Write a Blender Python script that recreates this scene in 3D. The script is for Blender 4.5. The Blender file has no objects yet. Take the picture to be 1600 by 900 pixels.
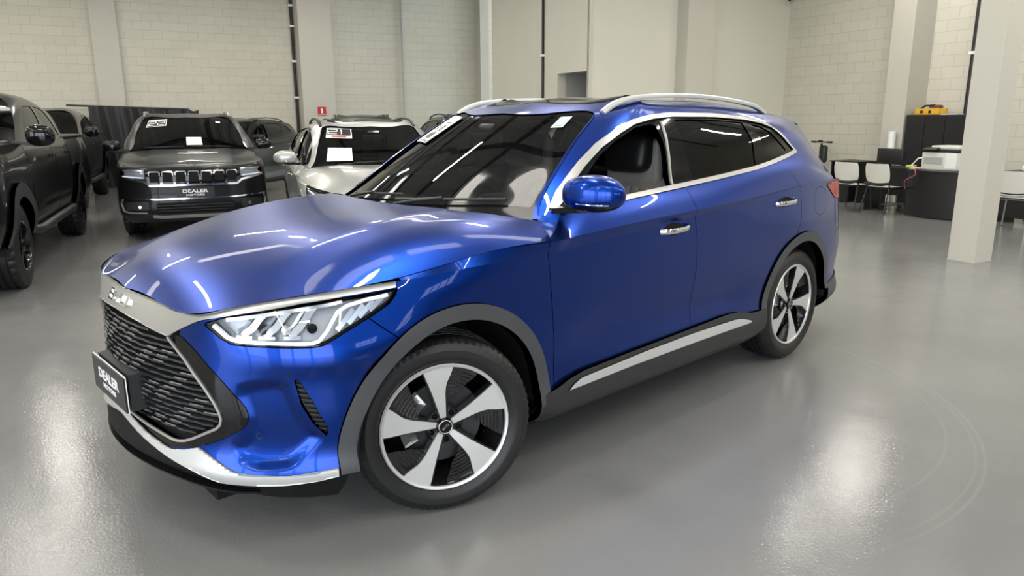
import bpy, bmesh, math, random
import numpy as np
from mathutils import Vector, Matrix, Euler

SC = bpy.context.scene
COL = SC.collection
random.seed(7)
PI = math.pi

# ---------------------------------------------------------------- camera
F_PX, PITCH, ROLL, CAM_H = 1141.56, 0.226877, -0.004830, 1.5274
CAR_X, CAR_Y, CAR_YAW = -0.8483, 3.3331, 3.890038      # hero car: front axle centre on the floor, heading

cam_d = bpy.data.cameras.new('camera'); cam = bpy.data.objects.new('camera', cam_d); COL.objects.link(cam)
cam_d.sensor_width = 36.0; cam_d.lens = F_PX/1600*36.0; cam_d.clip_start = 0.05; cam_d.clip_end = 200
_f = Vector((0, math.cos(PITCH), -math.sin(PITCH))); _r = Vector((1, 0, 0)); _u = _r.cross(_f)
_R = _r*math.cos(ROLL)+_u*math.sin(ROLL); _U = -_r*math.sin(ROLL)+_u*math.cos(ROLL)
cam.matrix_world = Matrix(((_R.x, _U.x, -_f.x, 0), (_R.y, _U.y, -_f.y, 0), (_R.z, _U.z, -_f.z, CAM_H), (0, 0, 0, 1)))
SC.camera = cam

# ---------------------------------------------------------------- exposure, world
SC.view_settings.view_transform = 'Standard'; SC.view_settings.look = 'None'
SC.view_settings.exposure = 0.65; SC.view_settings.gamma = 1.0
SC.view_settings.use_curve_mapping = False
W = bpy.data.worlds.new('daylight'); SC.world = W; W.use_nodes = True
W.node_tree.nodes['Background'].inputs[0].default_value = (0.85, 0.92, 1.0, 1)
W.node_tree.nodes['Background'].inputs[1].default_value = 1.0
# daylight comes in through the open street front behind the camera, the battens hang under the roof
W.node_tree.nodes['Background'].inputs[1].default_value = 4.5
LAMP_E, LAMP_Z, SKY_E = 37.0, 5.1, 3.5
LAMP_A, LAMP_B = (-7.2, -4.6, -1.6, 1.6, 4.6, 7.2, 9.6, 11.6), (-5.0, -1.0, 3.4, 8.2, 12.4, 16.6)
def portal(a, b, z, sx, sz, rz=0.0):
    l = bpy.data.lights.new('street_opening', 'AREA'); l.shape = 'RECTANGLE'; l.size = sx; l.size_y = sz; l.cycles.is_portal = True
    th = math.radians(28); o = bpy.data.objects.new('street_opening', l); COL.objects.link(o)
    o.location = (a*math.cos(th)-b*math.sin(th), a*math.sin(th)+b*math.cos(th), z); o.rotation_euler = (math.radians(90), 0, th+rz)
portal(-8.55, -1.75, 2.15, 7.5, 4.3, -math.pi/2)
portal(-3.8, -8.1, 2.15, 8.7, 4.3)
for _a in (4.4, 8.8): portal(_a, -8.1, 3.0, 2.4, 1.4)
# ---------------------------------------------------------------- numpy surface kit
def nspline(t, P):
    """second derivatives of a natural cubic spline through P at knots t (any trailing dims)"""
    t = np.asarray(t, float); P = np.asarray(P, float); n = len(t)
    A = np.zeros((n, n)); B = np.zeros_like(P); A[0, 0] = A[-1, -1] = 1
    h = np.diff(t)
    for i in range(1, n-1):
        A[i, i-1] = h[i-1]; A[i, i] = 2*(h[i-1]+h[i]); A[i, i+1] = h[i]
        B[i] = 6*((P[i+1]-P[i])/h[i]-(P[i]-P[i-1])/h[i-1])
    return np.linalg.solve(A, B.reshape(n, -1)).reshape(P.shape)

def spline_eval(t, P, x):
    t = np.asarray(t, float); P = np.asarray(P, float)
    M = nspline(t, P)
    i = np.clip(np.searchsorted(t, x)-1, 0, len(t)-2)
    h = (t[i+1]-t[i]); a = (t[i+1]-x)/h; b = (x-t[i])/h
    sh = (-1,)+(1,)*(P.ndim-1)
    a = a.reshape(sh); b = b.reshape(sh); h = h.reshape(sh)
    return a*P[i]+b*P[i+1]+((a**3-a)*M[i]+(b**3-b)*M[i+1])*h*h/6

def surf(rows, tu, tv, nu, nv):
    """rows: [v][u][3] control points -> dense grid [nu][nv][3] through them"""
    R = np.asarray(rows, float)                      # v,u,3
    us = np.linspace(tu[0], tu[-1], nu); vs = np.linspace(tv[0], tv[-1], nv)
    A = spline_eval(tu, R.transpose(1, 0, 2), us)    # nu,v,3
    return spline_eval(tv, A.transpose(1, 0, 2), vs).transpose(1, 0, 2)

def grid_normals(G):
    du = np.gradient(G, axis=0); dv = np.gradient(G, axis=1)
    N = np.cross(du, dv); L = np.linalg.norm(N, axis=2, keepdims=True)
    return N/np.maximum(L, 1e-12)

class Patch:
    """triangle soup with per-vertex normals; a: extra per-vertex scalar"""
    def __init__(s, V, N, F): s.V, s.N, s.F = V, N, F
    @staticmethod
    def grid(G, flip=False):
        N = grid_normals(G); nu, nv = G.shape[:2]
        idx = np.arange(nu*nv).reshape(nu, nv)
        a, b, c, d = idx[:-1, :-1].ravel(), idx[1:, :-1].ravel(), idx[1:, 1:].ravel(), idx[:-1, 1:].ravel()
        F = np.concatenate([np.stack([a, b, c], 1), np.stack([a, c, d], 1)])
        if flip: F = F[:, ::-1]; N = -N
        return Patch(G.reshape(-1, 3).copy(), N.reshape(-1, 3).copy(), F)
    def clip(s, d):
        """keep the part where d >= 0 (d: per-vertex), cutting triangles along d = 0"""
        d = np.where(np.abs(d) < 1e-7, 1e-7, d)
        pos = d[s.F] > 0; k = pos.sum(1)
        full = s.F[k == 3]; out = [full]; V = [s.V]; N = [s.N]; nxt = len(s.V)
        cache = {}
        newV = []; newN = []
        def cut(i, j):
            nonlocal nxt
            key = (i, j) if i < j else (j, i)
            r = cache.get(key)
            if r is None:
                t = d[i]/(d[i]-d[j])
                newV.append(s.V[i]+t*(s.V[j]-s.V[i])); newN.append(s.N[i]+t*(s.N[j]-s.N[i]))
                r = cache[key] = nxt; nxt += 1
            return r
        tris = []
        for f, p in zip(s.F[(k == 1) | (k == 2)], pos[(k == 1) | (k == 2)]):
            if p.sum() == 1:
                i = int(np.argmax(p)); a, b, c = f[i], f[(i+1) % 3], f[(i+2) % 3]
                tris.append((a, cut(a, b), cut(a, c)))
            else:
                i = int(np.argmin(p)); a, b, c = f[i], f[(i+1) % 3], f[(i+2) % 3]
                ab, ac = cut(a, b), cut(a, c)
                tris.append((ab, b, c)); tris.append((ab, c, ac))
        F = np.concatenate([full, np.array(tris, int).reshape(-1, 3)])
        VV = np.concatenate([s.V, np.array(newV).reshape(-1, 3)]); NN = np.concatenate([s.N, np.array(newN).reshape(-1, 3)])
        return Patch(VV, NN, F).compact()
    def compact(s):
        used = np.unique(s.F) if len(s.F) else np.zeros(0, int)
        m = -np.ones(len(s.V), int); m[used] = np.arange(len(used))
        return Patch(s.V[used], s.N[used], m[s.F])
    def off(s, t):
        return Patch(s.V+s.N*(t if np.isscalar(t) else np.asarray(t)[:, None]), s.N, s.F)
    def mirror(s):
        k = np.array([1, -1, 1.]); return Patch(s.V*k, s.N*k, s.F[:, ::-1])
    @staticmethod
    def join(ps):
        V, N, F, o = [], [], [], 0
        for p in ps:
            V.append(p.V); N.append(p.N); F.append(p.F+o); o += len(p.V)
        return Patch(np.concatenate(V), np.concatenate(N), np.concatenate(F))
    def both(s): return Patch.join([s, s.mirror()])
    def weld(s, eps=1e-4):
        """merge coincident vertices (so no inner rim is made along a mirror seam), normals averaged"""
        key = np.round(s.V/eps).astype(np.int64)
        _, first, inv = np.unique(key, axis=0, return_index=True, return_inverse=True)
        inv = inv.ravel()
        N = np.zeros((len(first), 3)); np.add.at(N, inv, s.N)
        N /= np.maximum(np.linalg.norm(N, axis=1, keepdims=True), 1e-9)
        F = inv[s.F]; ok = (F[:, 0] != F[:, 1]) & (F[:, 1] != F[:, 2]) & (F[:, 0] != F[:, 2])
        return Patch(s.V[first], N, F[ok])
    def rim(s, depth):
        """add a skirt of the given depth, turned inward, along every open edge"""
        e = np.concatenate([s.F[:, [0, 1]], s.F[:, [1, 2]], s.F[:, [2, 0]]])
        key = np.sort(e, 1); _, inv, cnt = np.unique(key, axis=0, return_inverse=True, return_counts=True)
        b = e[cnt[inv.ravel()] == 1]
        if not len(b): return s
        n0 = len(s.V); p, q = s.V[b[:, 0]], s.V[b[:, 1]]
        p2, q2 = p-s.N[b[:, 0]]*depth, q-s.N[b[:, 1]]*depth
        fn = np.cross(p2-p, q-p); fn /= np.maximum(np.linalg.norm(fn, axis=1, keepdims=True), 1e-9); fn = -fn
        k = len(b); i = np.arange(k)+n0
        V = np.concatenate([s.V, p, q, q2, p2]); N = np.concatenate([s.N, fn, fn, fn, fn])
        F = np.concatenate([s.F, np.stack([i, i+3*k, i+2*k], 1), np.stack([i, i+2*k, i+k], 1)])
        return Patch(V, N, F)
    def solid(s, depth):
        """front face, skirt and a back face"""
        r = s.rim(depth); b = Patch(s.V-s.N*depth, -s.N, s.F[:, ::-1])
        return Patch.join([r, b])

def sd_poly(P, poly):
    """signed distance of 2-D points to a closed polygon, positive inside"""
    P = np.asarray(P, float); Q = np.asarray(poly, float); n = len(Q)
    D = np.full(len(P), 1e9); ins = np.zeros(len(P), bool)
    for i in range(n):
        a, b = Q[i], Q[(i+1) % n]; e = b-a; w = P-a
        t = np.clip((w@e)/max(e@e, 1e-12), 0, 1)
        D = np.minimum(D, ((w-t[:, None]*e)**2).sum(1))
        c = ((a[1] > P[:, 1]) != (b[1] > P[:, 1]))
        with np.errstate(divide='ignore', invalid='ignore'):
            ins ^= c & (P[:, 0] < (b[0]-a[0])*(P[:, 1]-a[1])/(b[1]-a[1]+1e-15)+a[0])
    return np.where(ins, 1, -1)*np.sqrt(D)

def smooth_poly(Q, k=2):
    Q = np.asarray(Q, float)
    for _ in range(k):
        A = np.roll(Q, -1, 0); Q = np.stack([.75*Q+.25*A, .25*Q+.75*A], 1).reshape(-1, 2)
    return Q

def curve_pts(P, n):
    P = np.asarray(P, float); t = np.r_[0, np.cumsum(np.linalg.norm(np.diff(P, axis=0), axis=1))]
    return spline_eval(t, P, np.linspace(0, t[-1], n))

def tps_fit(X, z, lam=1e-5):
    n = len(X); lam = np.broadcast_to(lam, (n,)); r2 = ((X[:, None]-X[None])**2).sum(2)
    K = np.where(r2 > 0, r2*np.log(np.maximum(r2, 1e-12)), 0)+np.diag(lam)
    Pm = np.c_[np.ones(n), X]; A = np.zeros((n+3, n+3)); A[:n, :n] = K; A[:n, n:] = Pm; A[n:, :n] = Pm.T
    return np.linalg.solve(A, np.r_[z, 0, 0, 0]), X

def tps_eval(fit, Y):
    w, X = fit; out = np.zeros(len(Y))
    for k in range(0, len(Y), 4000):
        y = Y[k:k+4000]; r2 = ((y[:, None]-X[None])**2).sum(2)
        K = np.where(r2 > 0, r2*np.log(np.maximum(r2, 1e-12)), 0)
        out[k:k+4000] = K@w[:-3]+w[-3]+y@w[-2:]
    return out

# ---------------------------------------------------------------- hero car: body surfaces (x forward, y left, z up, front axle at 0)
# plan outline at mid height (x, y) at 19 stations from nose centre round the left side to tail centre
PLAN = [(.925, 0), (.905, .25), (.845, .49), (.745, .69), (.60, .83), (.42, .908), (.15, .938), (-.20, .945), (-.50, .947), (-.80, .947), (-1.10, .947),
        (-1.60, .947), (-2.20, .947), (-2.77, .945), (-3.20, .915), (-3.48, .855), (-3.66, .73), (-3.74, .50), (-3.765, .25), (-3.77, 0)]
#        z per station of the rows, and how far each row stands out (+) from the plan outline
NU = len(PLAN)
def _lin(*kv):
    k = sorted(kv); return lambda i: float(np.interp(i, [a for a, _ in k], [b for _, b in k]))
ROWS = [(_lin((0, .19), (5, .19), (7, .24), (13, .24), (19, .24)), _lin((0, -.13), (4, -.08), (7, -.07), (13, -.07), (16, -.10), (19, -.12))),
        (_lin((0, .27), (5, .27), (19, .31)), _lin((0, .005), (4, -.012), (7, -.012), (12, -.012), (19, -.01))),
        (_lin((0, .40), (5, .38), (7, .40), (12, .42), (19, .45)), _lin((0, .017), (4, .0), (7, .0), (11, -.004), (13, 0), (19, .01))),
        (_lin((0, .56), (5, .52), (7, .56), (19, .60)), _lin((0, .012), (4, .0), (7, .004), (9, -.008), (11, -.014), (13, .004), (19, .012))),
        (_lin((0, .70), (5, .68), (7, .73), (19, .76)), _lin((0, .002), (7, .006), (10, -.001), (13, .007), (19, .01))),
        (_lin((0, .82), (3, .80), (5, .80), (7, .88), (10, .90), (14, .95), (19, .95)), _lin((0, -.012), (3, -.004), (4, -.002), (7, .003), (10, .004), (13, .006), (15, -.01), (19, -.02)))]
# lower body crease and upper body crease (hood shut line, then shoulder line)
LOWC = [(.875, 0, .904), (.855, .25, .901), (.815, .55, .893), (.72, .68, .925), (.55, .79, .951), (.40, .84, .962), (.17, .900, .972), (-.20, .945, .988), (-.50, .949, .986), (-.80, .948, 1.002),
        (-1.10, .948, 1.019), (-1.60, .949, 1.047), (-2.20, .948, 1.089), (-2.77, .938, 1.127), (-3.20, .898, 1.132), (-3.46, .835, 1.118), (-3.63, .715, 1.108), (-3.71, .49, 1.105), (-3.735, .25, 1.105), (-3.74, 0, 1.105)]
UPC = [(.875, 0, .905), (.855, .25, .902), (.815, .55, .894), (.72, .68, .926), (.55, .79, .952), (.40, .84, .963), (.17, .887, .982), (-.20, .935, 1.033), (-.50, .961, 1.037), (-.80, .965, 1.053),
       (-1.10, .966, 1.066), (-1.60, .962, 1.080), (-2.20, .951, 1.101), (-2.77, .938, 1.128), (-3.20, .897, 1.133), (-3.46, .834, 1.119), (-3.63, .714, 1.109), (-3.71, .489, 1.106), (-3.735, .25, 1.106), (-3.74, 0, 1.106)]
TU = np.r_[0, np.cumsum(np.linalg.norm(np.diff(np.array(PLAN), axis=0), axis=1))]

def plan_normals():
    P = np.array(PLAN, float)
    Pm = np.r_[[(P[1][0], -P[1][1])], P, [(P[-2][0], -P[-2][1])]]
    T = Pm[2:]-Pm[:-2]; n = np.stack([T[:, 1], -T[:, 0]], 1); return n/np.linalg.norm(n, axis=1, keepdims=True)

def lower_rows():
    P = np.array(PLAN, float); n = plan_normals(); rows = []
    for zf, of in ROWS:
        rows.append([(P[i][0]+n[i][0]*of(i), max(0, P[i][1]+n[i][1]*of(i)) if 0 < i < NU-1 else 0., zf(i)) for i in range(NU)])
    rows.append(LOWC)
    return rows

def sym_surf(rows, nu, nv):
    """surface of the left half whose stations mirror smoothly at y = 0 (extra mirrored stations keep the tangent)"""
    R = np.asarray(rows, float); k = np.array([1, -1, 1.])
    Rm = np.concatenate([R[:, 2:0:-1]*k, R, R[:, -2:-4:-1]*k], axis=1)
    tu = np.r_[-TU[2], -TU[1], TU, TU[-1]+(TU[-1]-TU[-2]), TU[-1]+(TU[-1]-TU[-3])]
    Rz = R[:, 8, 2]; tv = np.r_[0, np.cumsum(np.maximum(np.abs(np.diff(Rz)), .05))]
    us = np.linspace(0, TU[-1], nu); vs = np.linspace(0, tv[-1], nv)
    A = spline_eval(tu, Rm.transpose(1, 0, 2), us)
    G = spline_eval(tv, A.transpose(1, 0, 2), vs).transpose(1, 0, 2)
    G[0, :, 1] = 0; G[-1, :, 1] = 0
    return G, us

# upper body: rows from the shoulder crease over belt and glass to the roof centre; stations front (A pillar + header) to tail
UP = [
 [(-.48, .960, 1.036), (-.53, .885, 1.066), (-.57, .80, 1.103), (-.80, .690, 1.290), (-1.06, .612, 1.465), (-1.19, .572, 1.540), (-1.115, .30, 1.556), (-1.09, 0, 1.560)],
 [(-.62, .963, 1.043), (-.66, .915, 1.085), (-.69, .845, 1.145), (-.925, .762, 1.310), (-1.18, .668, 1.487), (-1.31, .612, 1.563), (-1.26, .30, 1.594), (-1.24, 0, 1.600)],
 [(-.95, .966, 1.060), (-.97, .928, 1.11), (-1.0, .872, 1.168), (-1.12, .817, 1.30), (-1.27, .733, 1.460), (-1.48, .62, 1.585), (-1.46, .30, 1.624), (-1.45, 0, 1.634)],
 [(-1.60, .962, 1.080), (-1.60, .930, 1.135), (-1.60, .883, 1.197), (-1.60, .806, 1.37), (-1.61, .692, 1.540), (-1.62, .610, 1.596), (-1.62, .30, 1.637), (-1.62, 0, 1.649)],
 [(-2.20, .951, 1.101), (-2.19, .923, 1.17), (-2.18, .880, 1.242), (-2.16, .806, 1.385), (-2.15, .694, 1.533), (-2.15, .605, 1.592), (-2.15, .30, 1.633), (-2.15, 0, 1.646)],
 [(-2.77, .938, 1.128), (-2.74, .908, 1.20), (-2.70, .865, 1.268), (-2.68, .800, 1.385), (-2.66, .713, 1.490), (-2.65, .600, 1.562), (-2.65, .30, 1.605), (-2.65, 0, 1.619)],
 [(-3.20, .897, 1.133), (-3.14, .880, 1.18), (-3.08, .845, 1.245), (-3.05, .772, 1.36), (-3.03, .692, 1.455), (-3.02, .590, 1.527), (-3.02, .30, 1.570), (-3.02, 0, 1.583)],
 [(-3.63, .714, 1.109), (-3.60, .735, 1.140), (-3.55, .725, 1.175), (-3.45, .675, 1.27), (-3.37, .620, 1.40), (-3.33, .555, 1.488), (-3.39, .30, 1.512), (-3.40, 0, 1.520)],
]
def upper_surf(nu, nv):
    R = np.asarray(UP, float).transpose(1, 0, 2)             # v,u,3
    k = np.array([1, -1, 1.])
    R = np.concatenate([R, R[-2:-4:-1]*k], axis=0)           # past the roof centre, so the crown has no kink
    tu = np.r_[0, np.cumsum([.17, .34, .55, .55, .50, .37, .42])]
    tv = np.r_[0, np.cumsum([.06, .075, .18, .175, .11, .31, .30, .30, .31])]
    us = np.linspace(tu[0], tu[-1], nu); vs = np.linspace(tv[0], tv[7], nv)
    A = spline_eval(tu, R.transpose(1, 0, 2), us)
    G = spline_eval(tv, A.transpose(1, 0, 2), vs).transpose(1, 0, 2)
    G[:, -1, 1] = 0
    return G

HOODPTS = [(.80, 0, .957), (.70, 0, .998), (.5, 0, 1.050), (.3, 0, 1.092), (.0, 0, 1.124), (-.32, 0, 1.139),
           (.70, .38, .981), (.5, .5, 1.036), (.25, .55, 1.080), (0, .58, 1.113), (-.33, .54, 1.136),
           (.60, .62, .962), (.45, .69, .999), (.23, .69, 1.060), (.02, .69, 1.100), (-.17, .68, 1.127), (-.36, .66, 1.135),
           (-.45, .70, 1.121), (-.57, .80, 1.103), (-.31, .30, 1.138), (-.53, .885, 1.066), (-.25, .84, 1.083), (.05, .82, 1.048)]
COWL = [(-.57, .80), (-.45, .695), (-.345, .55), (-.318, .3), (-.318, 0)]
def hood_fit():
    E = curve_pts(UPC[:9], 40); X = [(p[0], p[1], p[2]) for p in E]+HOODPTS
    X = np.array(X); lam = np.r_[np.full(len(E), 1e-5), np.full(len(HOODPTS), 6e-3)]
    k = X[:, 1] > 1e-6; X = np.concatenate([X, X[k]*np.array([1, -1, 1.])]); lam = np.r_[lam, lam[k]]
    return tps_fit(X[:, :2], X[:, 2], lam)

def hood_poly():
    """low-order even polynomial through the bonnet's edge and crown points (no ripples)"""
    E = curve_pts(UPC[:9], 60); P = np.array([tuple(p) for p in E]+HOODPTS); w = np.r_[np.full(60, 3.), np.full(len(HOODPTS), 1.)]
    f = lambda x, y: np.stack([x**i*y**(2*j) for i in range(6) for j in range(3)], -1)
    B = f(P[:, 0], P[:, 1]); c = np.linalg.lstsq(np.vstack([B*w[:, None], 1e-4*np.eye(18)]), np.r_[P[:, 2]*w, np.zeros(18)], rcond=None)[0]
    return lambda x, y: f(x, y)@c

def qz(V):
    """(bearing round the car's front, height): flat coordinates of the nose"""
    return np.stack([np.arctan2(V[:, 1], V[:, 0]+.2), V[:, 2]], 1)
# ---------------------------------------------------------------- object helpers
def tag(o, label=None, cat=None, group=None, kind=None):
    if label: o['label'] = label
    if cat: o['category'] = cat
    if group: o['group'] = group
    if kind: o['kind'] = kind
    return o

def thing(name, label, cat, loc=(0, 0, 0), rz=0.0, group=None):
    o = bpy.data.objects.new(name, None); COL.objects.link(o); o.empty_display_size = .1
    o.location = loc; o.rotation_euler = (0, 0, rz)
    return tag(o, label, cat, group)

def link(name, me, mat, parent=None, label=None):
    o = bpy.data.objects.new(name, me); COL.objects.link(o)
    if mat is not None:
        for m in (mat if isinstance(mat, (list, tuple)) else [mat]): me.materials.append(m)
    if parent is not None: o.parent = parent
    if label: o['label'] = label
    return o

def pmesh(name, P, mat, parent=None, label=None):
    """Patch -> mesh object with the patch's own normals"""
    me = bpy.data.meshes.new(name)
    me.from_pydata([], [], []) if False else None
    V, F = P.V, P.F
    me.vertices.add(len(V)); me.vertices.foreach_set('co', V.astype(np.float32).ravel())
    me.loops.add(len(F)*3); me.loops.foreach_set('vertex_index', F.astype(np.int32).ravel())
    me.polygons.add(len(F)); me.polygons.foreach_set('loop_start', (np.arange(len(F))*3).astype(np.int32))
    me.polygons.foreach_set('loop_total', np.full(len(F), 3, np.int32))
    me.update(calc_edges=True)
    me.polygons.foreach_set('use_smooth', np.ones(len(F), bool))
    n = P.N/np.maximum(np.linalg.norm(P.N, axis=1, keepdims=True), 1e-9)
    me.normals_split_custom_set_from_vertices([tuple(v) for v in n])
    return link(name, me, mat, parent, label)

def bobj(name, bm, mat, parent=None, smooth=None, label=None, bevel=0, seg=2, sub=0):
    """bmesh -> object; smooth: auto-smooth angle in degrees (None = flat)"""
    if bevel:
        bmesh.ops.bevel(bm, geom=[e for e in bm.edges if e.is_manifold and e.calc_face_angle(0) > .35], offset=bevel, segments=seg, affect='EDGES', profile=.6, clamp_overlap=True)
    bmesh.ops.recalc_face_normals(bm, faces=bm.faces)
    me = bpy.data.meshes.new(name)
    if smooth is not None:
        for f in bm.faces: f.smooth = True
        for e in bm.edges:
            if len(e.link_faces) == 2 and e.calc_face_angle(0) > math.radians(smooth): e.smooth = False
    bm.to_mesh(me); bm.free()
    o = link(name, me, mat, parent, label)
    if sub:
        m = o.modifiers.new('sub', 'SUBSURF'); m.levels = m.render_levels = sub
    return o

def box(bm, x0, x1, y0, y1, z0, z1, M=None):
    vs = [bm.verts.new((x, y, z)) for x in (x0, x1) for y in (y0, y1) for z in (z0, z1)]
    for q in ((0, 1, 3, 2), (4, 6, 7, 5), (0, 4, 5, 1), (2, 3, 7, 6), (0, 2, 6, 4), (1, 5, 7, 3)):
        bm.faces.new([vs[i] for i in q])
    if M is not None:
        for v in vs: v.co = M @ v.co
    return vs

def newbox(*a, M=None):
    bm = bmesh.new(); box(bm, *a, M=M); return bm

def tube(bm, pts, r, n=10, cap=True):
    """swept round bar; r one radius or a list"""
    pts = [Vector(p) for p in pts]; rs = r if isinstance(r, (list, tuple)) else [r]*len(pts)
    rings = []; up = None
    for i, p in enumerate(pts):
        t = (pts[min(i+1, len(pts)-1)]-pts[max(i-1, 0)]).normalized()
        if up is None:
            up = Vector((0, 0, 1)) if abs(t.z) < .9 else Vector((1, 0, 0))
        a = t.cross(up).normalized(); up = a.cross(t).normalized()
        rings.append([bm.verts.new(p+(a*math.cos(2*PI*k/n)+up*math.sin(2*PI*k/n))*rs[i]) for k in range(n)])
    for A, B in zip(rings, rings[1:]):
        for k in range(n): bm.faces.new((A[k], A[(k+1) % n], B[(k+1) % n], B[k]))
    if cap: bm.faces.new(rings[0][::-1]); bm.faces.new(rings[-1])
    return rings

def sweep(bm, pts, prof, ups, close=False):
    """sweep a closed 2-D profile (list of (a, b)) along pts; ups: vector(s) giving b's direction"""
    pts = [Vector(p) for p in pts]; rings = []; n = len(pts)
    for i, p in enumerate(pts):
        t = (pts[(i+1) % n if close else min(i+1, n-1)]-pts[(i-1) % n if close else max(i-1, 0)]).normalized()
        u = Vector(ups[i] if isinstance(ups, list) else ups); a = t.cross(u).normalized(); b = a.cross(t).normalized()
        rings.append([bm.verts.new(p+a*x+b*y) for x, y in prof])
    m = len(prof)
    pairs = list(zip(rings, rings[1:]))+([(rings[-1], rings[0])] if close else [])
    for A, B in pairs:
        for k in range(m): bm.faces.new((A[k], A[(k+1) % m], B[(k+1) % m], B[k]))
    if not close: bm.faces.new(rings[0][::-1]); bm.faces.new(rings[-1])

def lathe(bm, prof, n=64, axis='y', fn=None, closed=False):
    """spin (axial, radius) points about an axis; fn(k, i, r) may change the radius"""
    rings = []
    for k in range(n):
        a = 2*PI*k/n; ring = []
        for i, (h, r) in enumerate(prof):
            rr = fn(k, i, r) if fn else r; c, s = rr*math.cos(a), rr*math.sin(a)
            ring.append(bm.verts.new((c, h, s) if axis == 'y' else (c, s, h) if axis == 'z' else (h, c, s)))
        rings.append(ring)
    m = len(prof)
    for k in range(n):
        A, B = rings[k], rings[(k+1) % n]
        for i in range(m if closed else m-1):
            j = (i+1) % m
            try: bm.faces.new((A[i], B[i], B[j], A[j]))
            except ValueError: pass
    return rings

def prism(bm, poly, h0, h1, to3=lambda a, b, h: (a, b, h)):
    """extrude a 2-D outline between two heights"""
    A = [bm.verts.new(to3(a, b, h0)) for a, b in poly]; B = [bm.verts.new(to3(a, b, h1)) for a, b in poly]
    n = len(poly)
    bm.faces.new(A[::-1]); bm.faces.new(B)
    for i in range(n): bm.faces.new((A[i], A[(i+1) % n], B[(i+1) % n], B[i]))
    return A, B

def cyl(bm, p, q, r, n=16, r2=None):
    tube(bm, [p, q], [r, r if r2 is None else r2], n)

def rbox(bm, cx, cy, cz, sx, sy, sz, r=.02, seg=3, M=None):
    """rounded box added to bm"""
    t = bmesh.new(); box(t, -sx/2, sx/2, -sy/2, sy/2, -sz/2, sz/2)
    bmesh.ops.bevel(t, geom=t.edges[:], offset=min(r, .49*min(sx, sy, sz)), segments=seg, affect='EDGES', profile=.5)
    T = Matrix.Translation((cx, cy, cz)) if M is None else M @ Matrix.Translation((cx, cy, cz))
    mp = {v: bm.verts.new(T @ v.co) for v in t.verts}
    for f in t.faces: bm.faces.new([mp[v] for v in f.verts])
    t.free()

_tx = {}
def text(name, s, size, mat, parent, M, ext=.001, sx=1.0, align='CENTER', bold=0.0, label=None, spacing=1.0):
    """lettering as real geometry: local text plane x right, y up, moved by M"""
    cu = bpy.data.curves.new(name, 'FONT'); cu.body = s; cu.size = size; cu.extrude = ext; cu.align_x = align; cu.align_y = 'CENTER'
    cu.offset = bold; cu.space_character = spacing; cu.resolution_u = 4
    t = bpy.data.objects.new(name, cu); COL.objects.link(t)
    dg = bpy.context.evaluated_depsgraph_get(); me = bpy.data.meshes.new_from_object(t.evaluated_get(dg))
    bpy.data.objects.remove(t); bpy.data.curves.remove(cu)
    me.transform(M @ Matrix.Diagonal((sx, 1, 1, 1))); me.materials.clear()
    return link(name, me, mat, parent, label)

def frame3(o, x, y):
    """matrix with origin o, x axis x and y axis ~y"""
    x = Vector(x).normalized(); z = x.cross(Vector(y)).normalized(); y = z.cross(x)
    return Matrix(((x.x, y.x, z.x, o[0]), (x.y, y.y, z.y, o[1]), (x.z, y.z, z.z, o[2]), (0, 0, 0, 1)))

def copy_tree(o, parent=None):
    c = o.copy(); COL.objects.link(c); c.parent = parent
    for ch in o.children: copy_tree(ch, c)
    return c

# ---------------------------------------------------------------- materials
MATS = {}
def mat(name, col=(.5, .5, .5), rough=.5, metal=0.0, coat=0.0, coat_rough=.03, spec=.5, emit=None, es=1.0, bump=None, vary=None):
    """principled material; bump=(scale, strength) noise bump, vary=(scale, amount) faint wear in the colour"""
    if name in MATS: return MATS[name]
    m = bpy.data.materials.new(name); m.use_nodes = True; nt = m.node_tree; b = nt.nodes['Principled BSDF']
    b.inputs['Base Color'].default_value = (*col, 1); b.inputs['Roughness'].default_value = rough; b.inputs['Metallic'].default_value = metal
    b.inputs['Coat Weight'].default_value = coat; b.inputs['Coat Roughness'].default_value = coat_rough
    b.inputs['Specular IOR Level'].default_value = spec
    if emit: b.inputs['Emission Color'].default_value = (*emit, 1); b.inputs['Emission Strength'].default_value = es
    if bump or vary:
        tc = nt.nodes.new('ShaderNodeTexCoord')
    if bump:
        n = nt.nodes.new('ShaderNodeTexNoise'); n.inputs['Scale'].default_value = bump[0]; n.inputs['Detail'].default_value = 4
        bp = nt.nodes.new('ShaderNodeBump'); bp.inputs['Strength'].default_value = bump[1]; bp.inputs['Distance'].default_value = .01
        nt.links.new(tc.outputs['Object'], n.inputs['Vector']); nt.links.new(n.outputs['Fac'], bp.inputs['Height']); nt.links.new(bp.outputs['Normal'], b.inputs['Normal'])
    if vary:
        n = nt.nodes.new('ShaderNodeTexNoise'); n.inputs['Scale'].default_value = vary[0]; n.inputs['Detail'].default_value = 5
        r = nt.nodes.new('ShaderNodeMapRange'); r.inputs['To Min'].default_value = 1-vary[1]; r.inputs['To Max'].default_value = 1+vary[1]
        x = nt.nodes.new('ShaderNodeVectorMath'); x.operation = 'SCALE'; x.inputs[0].default_value = col
        nt.links.new(tc.outputs['Object'], n.inputs['Vector']); nt.links.new(n.outputs['Fac'], r.inputs['Value'])
        nt.links.new(r.outputs['Result'], x.inputs['Scale']); nt.links.new(x.outputs['Vector'], b.inputs['Base Color'])
    MATS[name] = m; return m

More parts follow.
